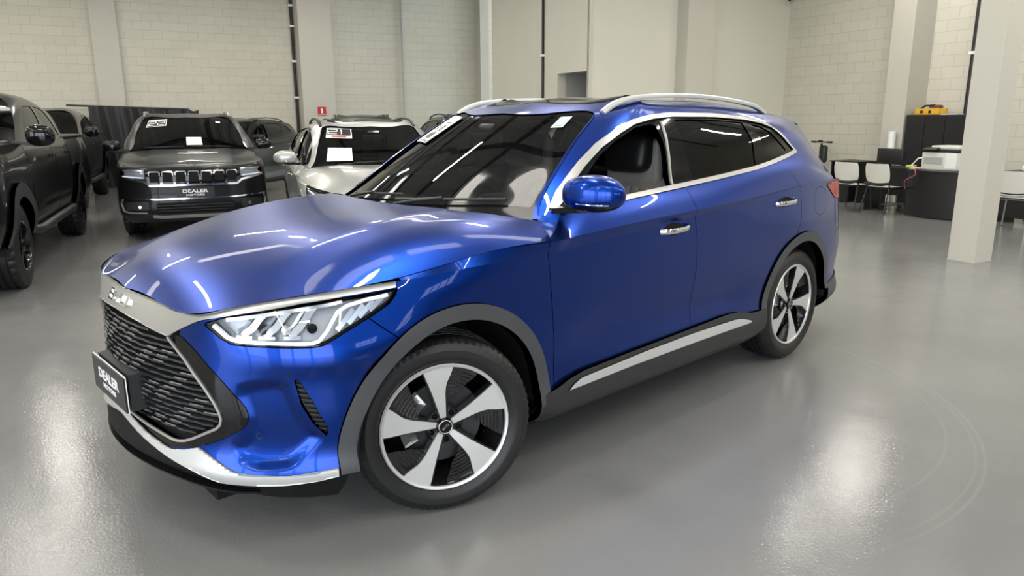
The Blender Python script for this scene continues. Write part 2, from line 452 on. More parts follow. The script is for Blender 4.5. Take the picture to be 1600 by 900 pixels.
def glass(name, tint=(.5, .55, .55), rough=0.0, ior=1.5):
    """thin tinted pane: clear by its tint, mirror by Fresnel"""
    if name in MATS: return MATS[name]
    m = bpy.data.materials.new(name); m.use_nodes = True; nt = m.node_tree; nt.nodes.clear()
    o = nt.nodes.new('ShaderNodeOutputMaterial'); mx = nt.nodes.new('ShaderNodeMixShader'); fr = nt.nodes.new('ShaderNodeFresnel'); fr.inputs['IOR'].default_value = ior
    t = nt.nodes.new('ShaderNodeBsdfTransparent'); t.inputs['Color'].default_value = (*tint, 1)
    g = nt.nodes.new('ShaderNodeBsdfGlossy'); g.inputs['Roughness'].default_value = rough
    nt.links.new(fr.outputs[0], mx.inputs[0]); nt.links.new(t.outputs[0], mx.inputs[1]); nt.links.new(g.outputs[0], mx.inputs[2]); nt.links.new(mx.outputs[0], o.inputs[0])
    MATS[name] = m; return m

BLACKGLOSS = mat('gloss_black', (.005, .005, .006), .06, spec=.42)
BLACKPLASTIC = mat('black_plastic', (.022, .023, .025), .42, bump=(400, .06))
CLADDING = mat('grey_cladding_plastic', (.055, .058, .064), .48, bump=(500, .06))
RUBBER = mat('tyre_rubber', (.007, .007, .0075), .45, bump=(120, .05))
CHROME = mat('bright_chrome', (.78, .78, .76), .10, metal=1.0)
SATIN = mat('satin_silver_trim', (.50, .495, .48), .36, metal=.75)
SATINP = mat('silver_painted_trim', (.53, .54, .54), .36, metal=.4, coat=.25)
DARKVOID = mat('underbody_black', (.005, .005, .0055), .7, spec=.25)
MACHINED = mat('machined_alloy', (.66, .66, .65), .34, metal=.55)
RIMBLACK = mat('black_alloy', (.010, .010, .011), .16, coat=.6)
WHITEPAPER = mat('white_sticker', (.85, .86, .84), .5)
BLACKINK = mat('black_print', (.01, .01, .012), .4)
LETTERWHITE = mat('white_lettering', (.80, .81, .83), .35)
# ================================================================ showroom (built in the building's own axes: a along the far wall, b away from the street)
TH = math.radians(28.0)
def W2(a, b, z=0.0):
    return Vector((a*math.cos(TH)-b*math.sin(TH), a*math.sin(TH)+b*math.cos(TH), z))
def struct(name, bm, m, bevel=0):
    o = bobj(name, bm, m, None, bevel=bevel); o.rotation_euler = (0, 0, TH); o['kind'] = 'structure'; return o

def brick_mat():
    m = bpy.data.materials.new('painted_blockwork'); m.use_nodes = True; nt = m.node_tree; b = nt.nodes['Principled BSDF']; b.inputs['Roughness'].default_value = .75
    tc = nt.nodes.new('ShaderNodeTexCoord'); sp = nt.nodes.new('ShaderNodeSeparateXYZ'); ad = nt.nodes.new('ShaderNodeMath'); ad.operation = 'ADD'; cb = nt.nodes.new('ShaderNodeCombineXYZ')
    br = nt.nodes.new('ShaderNodeTexBrick'); br.inputs['Scale'].default_value = 1.0; br.inputs['Brick Width'].default_value = .40; br.inputs['Row Height'].default_value = .20
    br.inputs['Mortar Size'].default_value = .006; br.inputs['Mortar Smooth'].default_value = .35; br.inputs['Bias'].default_value = -.2
    br.inputs['Color1'].default_value = (.610, .590, .505, 1); br.inputs['Color2'].default_value = (.580, .560, .480, 1); br.inputs['Mortar'].default_value = (.49, .47, .40, 1)
    nt.links.new(tc.outputs['Object'], sp.inputs[0]); nt.links.new(sp.outputs['X'], ad.inputs[0]); nt.links.new(sp.outputs['Y'], ad.inputs[1]); nt.links.new(ad.outputs[0], cb.inputs['X']); nt.links.new(sp.outputs['Z'], cb.inputs['Y'])
    nt.links.new(cb.outputs[0], br.inputs['Vector']); 
    n = nt.nodes.new('ShaderNodeTexNoise'); n.inputs['Scale'].default_value = .8; n.inputs['Detail'].default_value = 6
    mr = nt.nodes.new('ShaderNodeMapRange'); mr.inputs['To Min'].default_value = .93; mr.inputs['To Max'].default_value = 1.07
    vm = nt.nodes.new('ShaderNodeVectorMath'); vm.operation = 'SCALE'
    nt.links.new(tc.outputs['Object'], n.inputs['Vector']); nt.links.new(n.outputs['Fac'], mr.inputs['Value']); nt.links.new(br.outputs['Color'], vm.inputs[0]); nt.links.new(mr.outputs['Result'], vm.inputs['Scale']); nt.links.new(vm.outputs[0], b.inputs['Base Color'])
    bp = nt.nodes.new('ShaderNodeBump'); bp.inputs['Strength'].default_value = .5; bp.inputs['Distance'].default_value = .006; bp.invert = True
    nt.links.new(br.outputs['Fac'], bp.inputs['Height']); nt.links.new(bp.outputs['Normal'], b.inputs['Normal']); return m

def floor_mat():
    m = bpy.data.materials.new('polished_grey_epoxy'); m.use_nodes = True; nt = m.node_tree; b = nt.nodes['Principled BSDF']
    tc = nt.nodes.new('ShaderNodeTexCoord')
    n = nt.nodes.new('ShaderNodeTexNoise'); n.inputs['Scale'].default_value = .55; n.inputs['Detail'].default_value = 8; n.inputs['Roughness'].default_value = .6
    cr = nt.nodes.new('ShaderNodeValToRGB'); cr.color_ramp.elements[0].position = .3; cr.color_ramp.elements[0].color = (.178, .180, .178, 1); cr.color_ramp.elements[1].position = .75; cr.color_ramp.elements[1].color = (.232, .233, .228, 1)
    nt.links.new(tc.outputs['Object'], n.inputs['Vector']); nt.links.new(n.outputs['Fac'], cr.inputs['Fac'])
    # pale tyre scuffs: two turning arcs and a few scratches
    out = cr.outputs['Color']
    sx = nt.nodes.new('ShaderNodeSeparateXYZ'); nt.links.new(tc.outputs['Object'], sx.inputs[0])
    def ring(cx, cy, r, w, amt, out):
        v = nt.nodes.new('ShaderNodeVectorMath'); v.operation = 'DISTANCE'; cb = nt.nodes.new('ShaderNodeCombineXYZ'); nt.links.new(sx.outputs['X'], cb.inputs['X']); nt.links.new(sx.outputs['Y'], cb.inputs['Y'])
        v.inputs[1].default_value = (cx, cy, 0); nt.links.new(cb.outputs[0], v.inputs[0])
        d = nt.nodes.new('ShaderNodeMath'); d.operation = 'SUBTRACT'; d.inputs[1].default_value = r; nt.links.new(v.outputs['Value'], d.inputs[0])
        ab = nt.nodes.new('ShaderNodeMath'); ab.operation = 'ABSOLUTE'; nt.links.new(d.outputs[0], ab.inputs[0])
        mr = nt.nodes.new('ShaderNodeMapRange'); mr.inputs['From Min'].default_value = w; mr.inputs['From Max'].default_value = 0; mr.inputs['To Min'].default_value = 0; mr.inputs['To Max'].default_value = amt; nt.links.new(ab.outputs[0], mr.inputs['Value'])
        ns = nt.nodes.new('ShaderNodeTexNoise'); ns.inputs['Scale'].default_value = 5; ns.inputs['Detail'].default_value = 6; nt.links.new(tc.outputs['Object'], ns.inputs['Vector'])
        mk_ = nt.nodes.new('ShaderNodeMapRange'); mk_.inputs['From Min'].default_value = 2.0; mk_.inputs['From Max'].default_value = 2.9; nt.links.new(sx.outputs['X'], mk_.inputs['Value'])
        m0 = nt.nodes.new('ShaderNodeMath'); m0.operation = 'MULTIPLY'; nt.links.new(mr.outputs['Result'], m0.inputs[0]); nt.links.new(mk_.outputs['Result'], m0.inputs[1])
        ml = nt.nodes.new('ShaderNodeMath'); ml.operation = 'MULTIPLY'; nt.links.new(m0.outputs[0], ml.inputs[0]); nt.links.new(ns.outputs['Fac'], ml.inputs[1])
        mx = nt.nodes.new('ShaderNodeMix'); mx.data_type = 'RGBA'; mx.inputs['B'].default_value = (.5, .5, .47, 1); nt.links.new(ml.outputs[0], mx.inputs['Factor']); nt.links.new(out, mx.inputs['A']); return mx.outputs['Result']
    for a in SCUFFS: out = ring(*a, out)
    nt.links.new(out, b.inputs['Base Color'])
    n2 = nt.nodes.new('ShaderNodeTexNoise'); n2.inputs['Scale'].default_value = 1.6; n2.inputs['Detail'].default_value = 7
    mr = nt.nodes.new('ShaderNodeMapRange'); mr.inputs['To Min'].default_value = .08; mr.inputs['To Max'].default_value = .19; nt.links.new(tc.outputs['Object'], n2.inputs['Vector']); nt.links.new(n2.outputs['Fac'], mr.inputs['Value']); nt.links.new(mr.outputs['Result'], b.inputs['Roughness'])
    b.inputs['Specular IOR Level'].default_value = .5
    n3 = nt.nodes.new('ShaderNodeTexNoise'); n3.inputs['Scale'].default_value = 85; n3.inputs['Detail'].default_value = 3; n4 = nt.nodes.new('ShaderNodeTexNoise'); n4.inputs['Scale'].default_value = 4; n4.inputs['Detail'].default_value = 3
    for x in (n3, n4): nt.links.new(tc.outputs['Object'], x.inputs['Vector'])
    b1 = nt.nodes.new('ShaderNodeBump'); b1.inputs['Strength'].default_value = .20; b1.inputs['Distance'].default_value = .004; b2 = nt.nodes.new('ShaderNodeBump'); b2.inputs['Strength'].default_value = .10; b2.inputs['Distance'].default_value = .02
    nt.links.new(n3.outputs['Fac'], b1.inputs['Height']); nt.links.new(n4.outputs['Fac'], b2.inputs['Height']); nt.links.new(b1.outputs['Normal'], b2.inputs['Normal']); nt.links.new(b2.outputs['Normal'], b.inputs['Normal'])
    return m
SCUFFS = [(2.465, 3.17, 1.715, .011, .19), (2.48, 3.17, 1.672, .009, .14), (2.614, 3.158, 1.471, .009, .15)]
BRICK = brick_mat()
PLASTER = mat('smooth_wall_paint', (.645, .63, .545), .7, vary=(1.2, .03))
PLASTER2 = mat('pillar_paint', (.53, .512, .45), .6, vary=(1.5, .03))
CEILM = mat('pale_roof_sheeting', (.78, .79, .80), .5)
STEEL = mat('roof_steel', (.13, .135, .14), .5)
PIPEGREY = mat('grey_conduit', (.42, .42, .40), .5)
PIPEBLACK = mat('black_conduit', (.012, .012, .013), .5)

A0, A1, B0, B1, HC = -8.5, 13.2, -8.0, 19.95, 6.4
AC, BC, BC2 = 8.10, 11.95, 15.98            # corner block
floor = struct('floor', newbox(A0-.3, 15.6, B0-.2, B1+.2, -.15, 0), None)
floor.data.materials.append(floor_mat())
struct('wall_far', newbox(A0, 15.5, B1, B1+.2, 0, HC), BRICK)
struct('wall_right', newbox(A1, A1+.2, B0, BC, 0, HC), BRICK)
bm = bmesh.new(); box(bm, A0-.2, A0, B0, B1, 4.3, HC); box(bm, A0-.2, A0, 2.0, B1, 0, 4.3); box(bm, A0-.2, A0, B0, -5.5, 0, 4.3)
struct('wall_side', bm, PLASTER)
struct('wall_block_front', newbox(AC, A1+.2, BC, BC+.2, 0, HC), PLASTER)
bm = bmesh.new(); y0, y1, zt = 12.09, 13.22, 2.425
box(bm, AC, AC+.2, BC+.2, y0, 0, HC); box(bm, AC, AC+.2, y1, BC2, 0, HC); box(bm, AC, AC+.2, y0, y1, zt, HC); box(bm, AC, AC+.2, y0, y1, 0, 1.0)
struct('wall_block_side', bm, PLASTER)
bm = bmesh.new(); box(bm, AC+1.3, AC+1.35, y0-.1, y1+.1, .9, zt+.1); box(bm, AC+.2, AC+1.3, y0-.06, y0, .9, zt+.06); box(bm, AC+.2, AC+1.3, y1, y1+.06, .9, zt+.06); box(bm, AC+.2, AC+1.3, y0, y1, zt, zt+.06); box(bm, AC+.2, AC+1.3, y0, y1, .94, 1.0)
struct('recess_lining', bm, mat('recess_grey_paint', (.40, .40, .385), .7))
o = struct('trim_1', newbox(AC+1.22, AC+1.30, y0, y0+.75, 1.9, 2.13), mat('white_frame', (.7, .69, .64), .5))
struct('trim_2', newbox(AC+1.20, AC+1.22, y0+.02, y0+.62, 1.99, 2.02), PIPEBLACK)
struct('wall_block_end', newbox(AC, 15.5, BC2, BC2+.2, 0, HC), PLASTER)
# pilasters and pillars
struct('pillar_1', newbox(-.21, .325, B1-.14, B1, 0, HC), PLASTER2)
bm = bmesh.new(); box(bm, 4.33, 5.16, 19.40, B1, 0, HC); struct('pillar_2', bm, PLASTER2)
struct('pillar_3', newbox(9.45, 9.72, 19.62, B1, 0, HC), PLASTER2)
struct('pillar_4', newbox(10.09, 10.78, 11.62, BC, 0, HC), PLASTER2)
struct('pillar_5', newbox(12.62, A1, 8.62, 9.05, 0, HC), PLASTER2)
bm = newbox(7.955, 8.265, 4.445, 4.735, 0, HC); struct('pillar_6', bm, PLASTER2, bevel=.012)
bm = newbox(7.95, 8.27, 4.44, 4.74, 0, .012); struct('trim_3', bm, PIPEGREY)
def pipe(name, a, b, z0, z1, r, m, label, cat, clips=()):
    t = thing(name, label, cat, W2(a, b, z0), TH); bm = bmesh.new(); cyl(bm, (0, 0, 0), (0, 0, z1-z0), r, 12); bobj('tube', bm, m, t, smooth=40)
    for z in clips: bm = bmesh.new(); rbox(bm, 0, 0, z-z0, r*3.4, r*3, .05, .006); bobj('clip', bm, WHITEPAPER, t, label='pale clip')
    return t
pipe('conduit', 4.27, 19.86, 0, HC, .035, PIPEBLACK, 'black conduit beside the wide grey pillar on the far block wall', 'conduit', (2.1, 3.0, 3.85, 4.35))
pipe('pipe', 7.22, 19.90, 0, HC, .030, PIPEGREY, 'thin grey pipe running up the middle of the far block wall', 'pipe')
pipe('conduit', 8.07, 13.76, 0, HC, .026, PIPEBLACK, 'black conduit up the plain wall beside the recess', 'conduit', (2.82,))
pipe('conduit', 13.14, 7.84, 1.42, HC, .036, PIPEBLACK, 'black conduit on the block wall above the office cabinet', 'conduit', (2.6,))
# fire extinguisher sign on the wide pillar
SIGNRED = mat('sign_red', (.52, .02, .03), .4)
s = thing('sign', 'square red fire extinguisher sign on the wide pillar', 'sign', W2(4.79, 19.385, 1.76), TH)
bobj('plate', newbox(-.105, .105, -.006, .010, -.105, .105), SIGNRED, s)
bm = bmesh.new(); rbox(bm, 0, -.009, -.005, .050, .004, .105, .0018, 1); rbox(bm, 0, -.009, .058, .026, .004, .018, .0018, 1); rbox(bm, -.026, -.009, .055, .028, .004, .010, .0018, 1); bobj('extinguisher_symbol', bm, WHITEPAPER, s, label='white extinguisher symbol')
bobj('sign_strip', newbox(-.095, .095, -.010, -.006, -.090, -.078), WHITEPAPER, s)
# security camera in the corner
c = thing('security_camera', 'small white security camera high in the corner by the block wall', 'camera', W2(13.02, 11.75, 4.02), TH)
bm = bmesh.new(); rbox(bm, 0, 0, 0, .14, .10, .10, .03); bobj('housing', bm, WHITEPAPER, c, smooth=50)
bm = bmesh.new(); cyl(bm, (-.05, 0, -.02), (-.10, -.02, -.04), .04, 16); bobj('lens', bm, BLACKGLOSS, c, smooth=40)
bm = bmesh.new(); cyl(bm, (.04, .02, 0), (.18, .06, 0), .02, 10); bobj('bracket', bm, WHITEPAPER, c)
# roof: sheeting with ribs, purlins, trusses, skylight strips
bm = bmesh.new(); xs = np.arange(A0, 15.5, .125)
prof = [(x, HC+(.05 if (i % 4) < 2 else 0)) for i, x in enumerate(xs)]
V0 = [bm.verts.new((x, B0-1, z)) for x, z in prof]; V1 = [bm.verts.new((x, B1+.1, z)) for x, z in prof]
for i in range(len(prof)-1): bm.faces.new((V0[i], V0[i+1], V1[i+1], V1[i]))
struct('ceiling', bm, CEILM)
for k, b_ in enumerate(np.arange(-6, 20, 2.6)):
    struct('roof_beam', newbox(A0, A1, b_-.06, b_+.06, HC-.28, HC-.04), STEEL)
for a_ in (-8.5, -3.2, 2.1, 7.4):
    struct('roof_beam', newbox(a_-.08, a_+.08, B0, B1, HC-.60, HC-.28), STEEL)
SKYL = mat('skylight_sheet', (.8, .8, .8), .5, emit=(1.0, .95, .86), es=SKY_E)
for x0, x1, y0, y1 in ((-1.3, 1.1, 6.4, 7.05), (1.22, 3.4, 4.8, 5.4), (4.0, 6.4, 6.1, 6.7), (-5.8, -3.4, 6.4, 7.05), (7.0, 9.4, 4.8, 5.4), (-1.3, 1.1, 12.9, 13.5), (4.0, 6.4, 12.9, 13.5), (-5.8, -3.4, 12.9, 13.5), (-1.3, 1.1, -1.2, -.6), (4.0, 6.4, -1.2, -.6), (-5.8, -3.4, -1.2, -.6), (9.6, 12, -1.2, -.6)):
    struct('window_skylight', newbox(x0, x1, y0, y1, HC-.035, HC-.02), SKYL)
# street front: posts and lintel, open to the daylight between
for b_ in (-1.8,): struct('pillar_street', newbox(A0-.25, A0+.05, b_-.15, b_+.15, 0, 4.3), PLASTER2)
bm = bmesh.new(); WZ0, WZ1 = 2.3, 3.7; wa = [.6, 3.2, 5.6, 7.6, 10.0, A1]
box(bm, .6, A1, B0-.2, B0, 0, WZ0); box(bm, A0, A1, B0-.2, B0, 4.3, HC); box(bm, .6, A1, B0-.2, B0, WZ1, 4.3); box(bm, A0, A0+.4, B0-.2, B0, 0, 4.3)
for i in range(0, 6, 2): box(bm, wa[i], wa[i+1], B0-.2, B0, WZ0, WZ1)
struct('wall_back', bm, mat('darkened_unseen_wall', (.09, .09, .095), .6))  # unseen wall, its colour darkened so the car doors reflect a dim room
for b_ in (-5.3, -2.2): struct('pillar_street', newbox(b_-.15, b_+.15, B0-.2, B0+.05, 0, 4.3), PLASTER2)
for i in range(1, 5, 2):
    bm = bmesh.new()
    for k in range(5): x = wa[i]+(wa[i+1]-wa[i])*k/4; box(bm, x-.025, x+.025, B0-.14, B0-.06, WZ0, WZ1)
    box(bm, wa[i], wa[i+1], B0-.14, B0-.06, 2.98, 3.02); struct('window_%d' % ((i+1)//2), bm, STEEL)
struct('pavement', newbox(A0-40, A0-.3, -30, 40, -.2, -.02), mat('street_concrete', (.42, .41, .39), .8))
struct('pavement', newbox(A0-.3, 20, -40, B0-.2, -.2, -.02), mat('street_concrete'))
# LED battens
LAMPW = mat('lamp_housing_white', (.8, .8, .8), .4)
def batten(a, b, along_a, lab, grp):
    t = thing('ceiling_lamp', lab, 'lamp', W2(a, b, LAMP_Z), TH+(0 if along_a else PI/2), grp)
    bobj('housing', newbox(-.65, .65, -.05, .05, .006, .06), LAMPW, t)
    l = bpy.data.lights.new('tube', 'AREA'); l.shape = 'RECTANGLE'; l.size = 1.26; l.size_y = .085; l.energy = LAMP_E; l.color = (1.0, .955, .87)
    lo = bpy.data.objects.new('tube', l); COL.objects.link(lo); lo.parent = t
    for x_ in (-.5, .5): bm = bmesh.new(); cyl(bm, (x_, 0, .06), (x_, 0, HC-.3-LAMP_Z), .006, 6); bobj('hanger', bm, STEEL, t)
    return t
for i, a_ in enumerate(LAMP_A):
    for j, b_ in enumerate(LAMP_B):
        if (a_ > AC-.8 and b_ > BC-.8) or (a_ > 6 and b_ < -2) or (6 < a_ < 8 and b_ > 10): continue
        batten(a_, b_, (i+j) % 2 == 0, 'white LED batten hanging from the dark roof', 'ceiling battens')
# ================================================================ hero: blue five-door SUV
def car_paint(name, col, metal=.45, rough=.32, coat_ior=1.5, coat_w=.8):
    if name in MATS: return MATS[name]
    m = bpy.data.materials.new(name); m.use_nodes = True; nt = m.node_tree; b = nt.nodes['Principled BSDF']
    b.inputs['Base Color'].default_value = (*col, 1); b.inputs['Metallic'].default_value = metal; b.inputs['Roughness'].default_value = rough
    b.inputs['Specular IOR Level'].default_value = .25; b.inputs['Coat Weight'].default_value = coat_w; b.inputs['Coat Roughness'].default_value = .012; b.inputs['Coat IOR'].default_value = coat_ior
    tc = nt.nodes.new('ShaderNodeTexCoord'); v = nt.nodes.new('ShaderNodeTexVoronoi'); v.inputs['Scale'].default_value = 2600
    mx = nt.nodes.new('ShaderNodeVectorMath'); mx.operation = 'SCALE'; mx.inputs[0].default_value = col
    mr = nt.nodes.new('ShaderNodeMapRange'); mr.inputs['To Min'].default_value = .75; mr.inputs['To Max'].default_value = 1.3
    nt.links.new(tc.outputs['Object'], v.inputs['Vector']); nt.links.new(v.outputs['Color'], mr.inputs['Value'])
    nt.links.new(mr.outputs['Result'], mx.inputs['Scale']); nt.links.new(mx.outputs['Vector'], b.inputs['Base Color'])
    MATS[name] = m; return m

BLUE = car_paint('deep_blue_metallic_paint', (.0040, .037, .275), .97, .31, 1.36, .65)
CLEAR = glass('windscreen_glass', (.50, .55, .54), ior=1.8)
TINT = glass('privacy_glass', (.05, .055, .06), ior=1.6)
LENS = glass('lamp_lens', (.93, .95, .97), ior=1.45)
SEATBEIGE = mat('beige_leather', (.42, .40, .37), .45, bump=(250, .05))
SEATBLACK = mat('black_leather', (.012, .012, .013), .45, bump=(250, .05))
DASH = mat('dark_dashboard', (.03, .033, .036), .6, bump=(300, .05))

hero = thing('suv', 'deep blue five-door SUV with silver nose and open driver window, standing in front', 'car', (CAR_X, CAR_Y, 0), CAR_YAW)

CRESTLOW = [(0, .828), (.094, .825), (.213, .817), (.295, .807), (.37, .797), (.414, .823), (.498, .866), (.535, .881), (.603, .895), (.817, .930), (.957, .941), (1.118, .951)]
HLAMP = [(.538, .868), (.603, .889), (.817, .924), (.957, .935), (1.112, .945), (1.125, .948), (1.112, .925), (1.091, .902), (1.028, .868), (.947, .828), (.883, .793), (.853, .790), (.733, .797), (.622, .802), (.587, .820), (.539, .858)]
GLOSSR = [(.40, .80), (.428, .814), (.482, .775), (.542, .717), (.582, .676), (.618, .632), (.645, .590), (.656, .550), (.650, .524), (.631, .500), (.590, .473), (.557, .452), (.468, .408)]
LIPTOP = [(0, .442), (.036, .437), (.21, .399), (.351, .378), (.414, .390), (.468, .408), (.489, .401), (.588, .357), (.613, .347), (.67, .343), (.767, .338), (.853, .344), (.947, .352)]
LIPBOT = [(0, .410), (.051, .405), (.295, .363), (.446, .335), (.553, .304), (.629, .305), (.754, .305), (.851, .312), (.946, .324)]
GRILLE = [(.373, .796), (.446, .731), (.523, .641), (.552, .595), (.566, .560), (.570, .533), (.563, .512), (.545, .493), (.443, .434), (.41, .419), (.38, .412), (.354, .411), (.27, .421), (.106, .438), (0, .446)]
VENT = [(.797, .688), (.812, .677), (.846, .593), (.881, .498), (.877, .464), (.84, .521), (.812, .590)]
SCOOP = [(.600, .660), (.692, .690), (.785, .689), (.811, .590), (.84, .521), (.877, .464), (.849, .425), (.799, .375), (.767, .352), (.640, .350), (.560, .430), (.64, .50)]
DLOOUT = [(-.640, 1.146), (-.73, 1.215), (-.825, 1.278), (-.917, 1.336), (-1.053, 1.412), (-1.208, 1.480), (-1.34, 1.520), (-1.50, 1.545), (-1.67, 1.556), (-2.07, 1.553), (-2.40, 1.536), (-2.57, 1.514), (-2.66, 1.488),
          (-2.72, 1.440), (-2.78, 1.375), (-2.825, 1.328), (-2.815, 1.316), (-2.70, 1.296), (-2.461, 1.263), (-2.269, 1.241), (-1.889, 1.212), (-1.534, 1.187), (-1.071, 1.157), (-.80, 1.140), (-.68, 1.133)]
DLOIN = [(-.690, 1.157), (-.76, 1.212), (-.845, 1.268), (-1.041, 1.384), (-1.197, 1.452), (-1.331, 1.494), (-1.489, 1.519), (-1.66, 1.531), (-2.032, 1.529), (-2.38, 1.511), (-2.53, 1.490), (-2.60, 1.464),
         (-2.655, 1.408), (-2.725, 1.338), (-2.70, 1.322), (-2.446, 1.282), (-2.251, 1.261), (-1.905, 1.232), (-1.552, 1.207), (-1.088, 1.175), (-.80, 1.156)]
WIN1 = [(-.775, 1.190), (-.86, 1.255), (-1.024, 1.362), (-1.163, 1.430), (-1.331, 1.486), (-1.44, 1.502), (-1.49, 1.498), (-1.485, 1.40), (-1.435, 1.203), (-1.187, 1.184), (-.95, 1.174)]
WIN2 = [(-1.668, 1.523), (-2.04, 1.522), (-2.342, 1.507), (-2.335, 1.392), (-2.272, 1.270), (-1.905, 1.240), (-1.640, 1.219), (-1.640, 1.363)]
WIN3 = [(-2.436, 1.495), (-2.53, 1.481), (-2.59, 1.455), (-2.645, 1.398), (-2.705, 1.337), (-2.62, 1.318), (-2.452, 1.290)]
DOORA = [(-.478, 1.30), (-.478, .985), (-.496, .84), (-.524, .58), (-.533, .2)]
DOORB = [(-1.547, 1.30), (-1.54, 1.13), (-1.547, 1.04), (-1.572, .93), (-1.580, .80), (-1.572, .68), (-1.583, .56), (-1.572, .2)]
DOORC = [(-2.47, 1.30), (-2.50, 1.26), (-2.61, 1.206), (-2.665, 1.155), (-2.690, 1.10), (-2.696, 1.03), (-2.690, .93), (-2.650, .84), (-2.60, .76), (-2.42, .60), (-2.34, .45), (-2.30, .2)]
BODYLOW = [(-.40, .36), (-.533, .392), (-.60, .412), (-.70, .428), (-1.038, .438), (-1.558, .449), (-1.90, .458), (-2.02, .452), (-2.16, .422), (-2.45, .415)]
STRIP = [(-.580, .366), (-.62, .385), (-.67, .401), (-1.135, .418), (-1.559, .423), (-1.960, .418), (-2.03, .411), (-2.165, .374), (-1.577, .376), (-1.026, .374)]
GAP = .0019

def xline(V, line):
    """x of a shut line at each vertex height"""
    L = np.array(sorted((z, x) for x, z in line)); return np.interp(V[:, 2], L[:, 0], L[:, 1])

def smooth01(t): t = np.clip(t, 0, 1); return t*t*(3-2*t)

LG, LU = sym_surf(lower_rows(), 560, 88)
# pressed shapes of the lower body: scooped bumper corner, hollow above the sill, haunch over the rear wheel
_n = grid_normals(LG).reshape(-1, 3); _V = LG.reshape(-1, 3); _q = qz(_V)
_d = np.zeros(len(_V)); _front = _V[:, 0] > .30
_s = sd_poly(_q[_front], smooth_poly(SCOOP, 1)); _d[_front] -= .022*smooth01(_s/.05)*smooth01((_q[_front][:, 0]-.52)/.20)
_d += -.012*np.exp(-((_V[:, 2]-.575-.03*(_V[:, 0]+1.3))/.075)**2)*smooth01((-.55-_V[:, 0])/.35)*smooth01((_V[:, 0]+2.25)/.35)
_d += .010*np.exp(-(((_V[:, 0]+2.72)/.42)**2+((_V[:, 2]-.90)/.10)**2))
_d += .008*np.exp(-(((_V[:, 0]-.02)/.50)**2+((_V[:, 2]-.93)/.07)**2))*smooth01((.5-_V[:, 0])/.2)
LG = (_V+_n*_d[:, None]).reshape(LG.shape)
LP = Patch.grid(LG)
# narrow step between lower and upper crease
def sym_line(P, us):
    R = np.asarray(P, float); k = np.array([1, -1, 1.])
    Rm = np.concatenate([R[2:0:-1]*k, R, R[-2:-4:-1]*k]); tu = np.r_[-TU[2], -TU[1], TU, TU[-1]+(TU[-1]-TU[-2]), TU[-1]+(TU[-1]-TU[-3])]
    return spline_eval(tu, Rm, us)
_lo, _hi = LG[:, -1], sym_line(UPC, LU)
KG = np.stack([_lo*(1-t)+_hi*t for t in np.linspace(0, 1, 4)], 1)
KP = Patch.grid(KG)
UG = upper_surf(360, 170)
_un = grid_normals(UG); _ux, _uz = UG[..., 0], UG[..., 2]; _zl = np.interp(-_ux, [2.9, 3.2, 3.6], [1.238, 1.195, 1.145])
UG = UG-_un*(.016*np.exp(-((_uz-_zl)/.028)**2)*smooth01((-2.86-_ux)/.35)*(UG[..., 1] > .5))[..., None]
UPp = Patch.grid(UG)
_hx, _hy = np.linspace(-.70, .92, 170), np.linspace(-1.0, 1.0, 210)
_X, _Y = np.meshgrid(_hx, _hy, indexing='ij')
_Z = hood_poly()(_X, _Y)
_ar = np.abs(_Y); _ridge = .52+.06*(_X-.2)
_Z += .005*np.exp(-((_ar-_ridge)/.06)**2)*smooth01((.70-_X)/.5)*smooth01((_X+.40)/.25)
HP = Patch.grid(np.stack([_X, _Y, _Z], 2))

def arch_d(V, cx, R):
    dz = np.maximum(V[:, 2]-.36, 0); return np.hypot(V[:, 0]-cx, dz)-R
RF_OUT, RF_IN, RR_OUT, RR_IN = .494, .432, .480, .418
def no_arch(P, g=GAP):
    P = P.clip(arch_d(P.V, 0, RF_OUT)-g); return P.clip(arch_d(P.V, -2.765, RR_OUT)-g)
def above(P, line, g=GAP):
    L = np.array(sorted(line)); return P.clip(P.V[:, 2]-np.interp(P.V[:, 0], L[:, 0], L[:, 1])-g)
def between(P, a, b, g=GAP):
    """part of the side behind shut line a and before shut line b"""
    if a is not None: P = P.clip(xline(P.V, a)-P.V[:, 0]-g)
    if b is not None: P = P.clip(P.V[:, 0]-xline(P.V, b)-g)
    return P
def q_below(P, line, g=0.0):
    q = qz(P.V); return P.clip(np.interp(q[:, 0], [a for a, _ in line], [b for _, b in line])-q[:, 1]-g)
def q_above(P, line, g=0.0):
    q = qz(P.V); return P.clip(q[:, 1]-np.interp(q[:, 0], [a for a, _ in line], [b for _, b in line])-g)
def q_in(P, poly, g=0.0): return P.clip(sd_poly(qz(P.V), poly)-g)
def q_out(P, poly, g=0.0): return P.clip(-sd_poly(qz(P.V), poly)-g)
def x_in(P, poly, g=0.0): return P.clip(sd_poly(P.V[:, [0, 2]], poly)-g)
def x_out(P, poly, g=0.0): return P.clip(-sd_poly(P.V[:, [0, 2]], poly)-g)
def cut_x(P, x0, x1): P = P.clip(x1-P.V[:, 0]); return P.clip(P.V[:, 0]-x0)

NOSE = cut_x(LP, .15, 2); SIDE = cut_x(LP, -4, .5); TAILP = cut_x(LP, -4, -2.9)
gloss_s = smooth_poly(GLOSSR, 1); grille_s = GRILLE

def fender_line_q(P):
    """bumper / wing shut line, running from the lamp to the arch: + towards the wing"""
    q = qz(P.V); a, b = np.array((1.021, .861)), np.array((1.092, .800)); t = (b-a)/np.linalg.norm(b-a)
    return (q-a)@np.array((-t[1], t[0]))
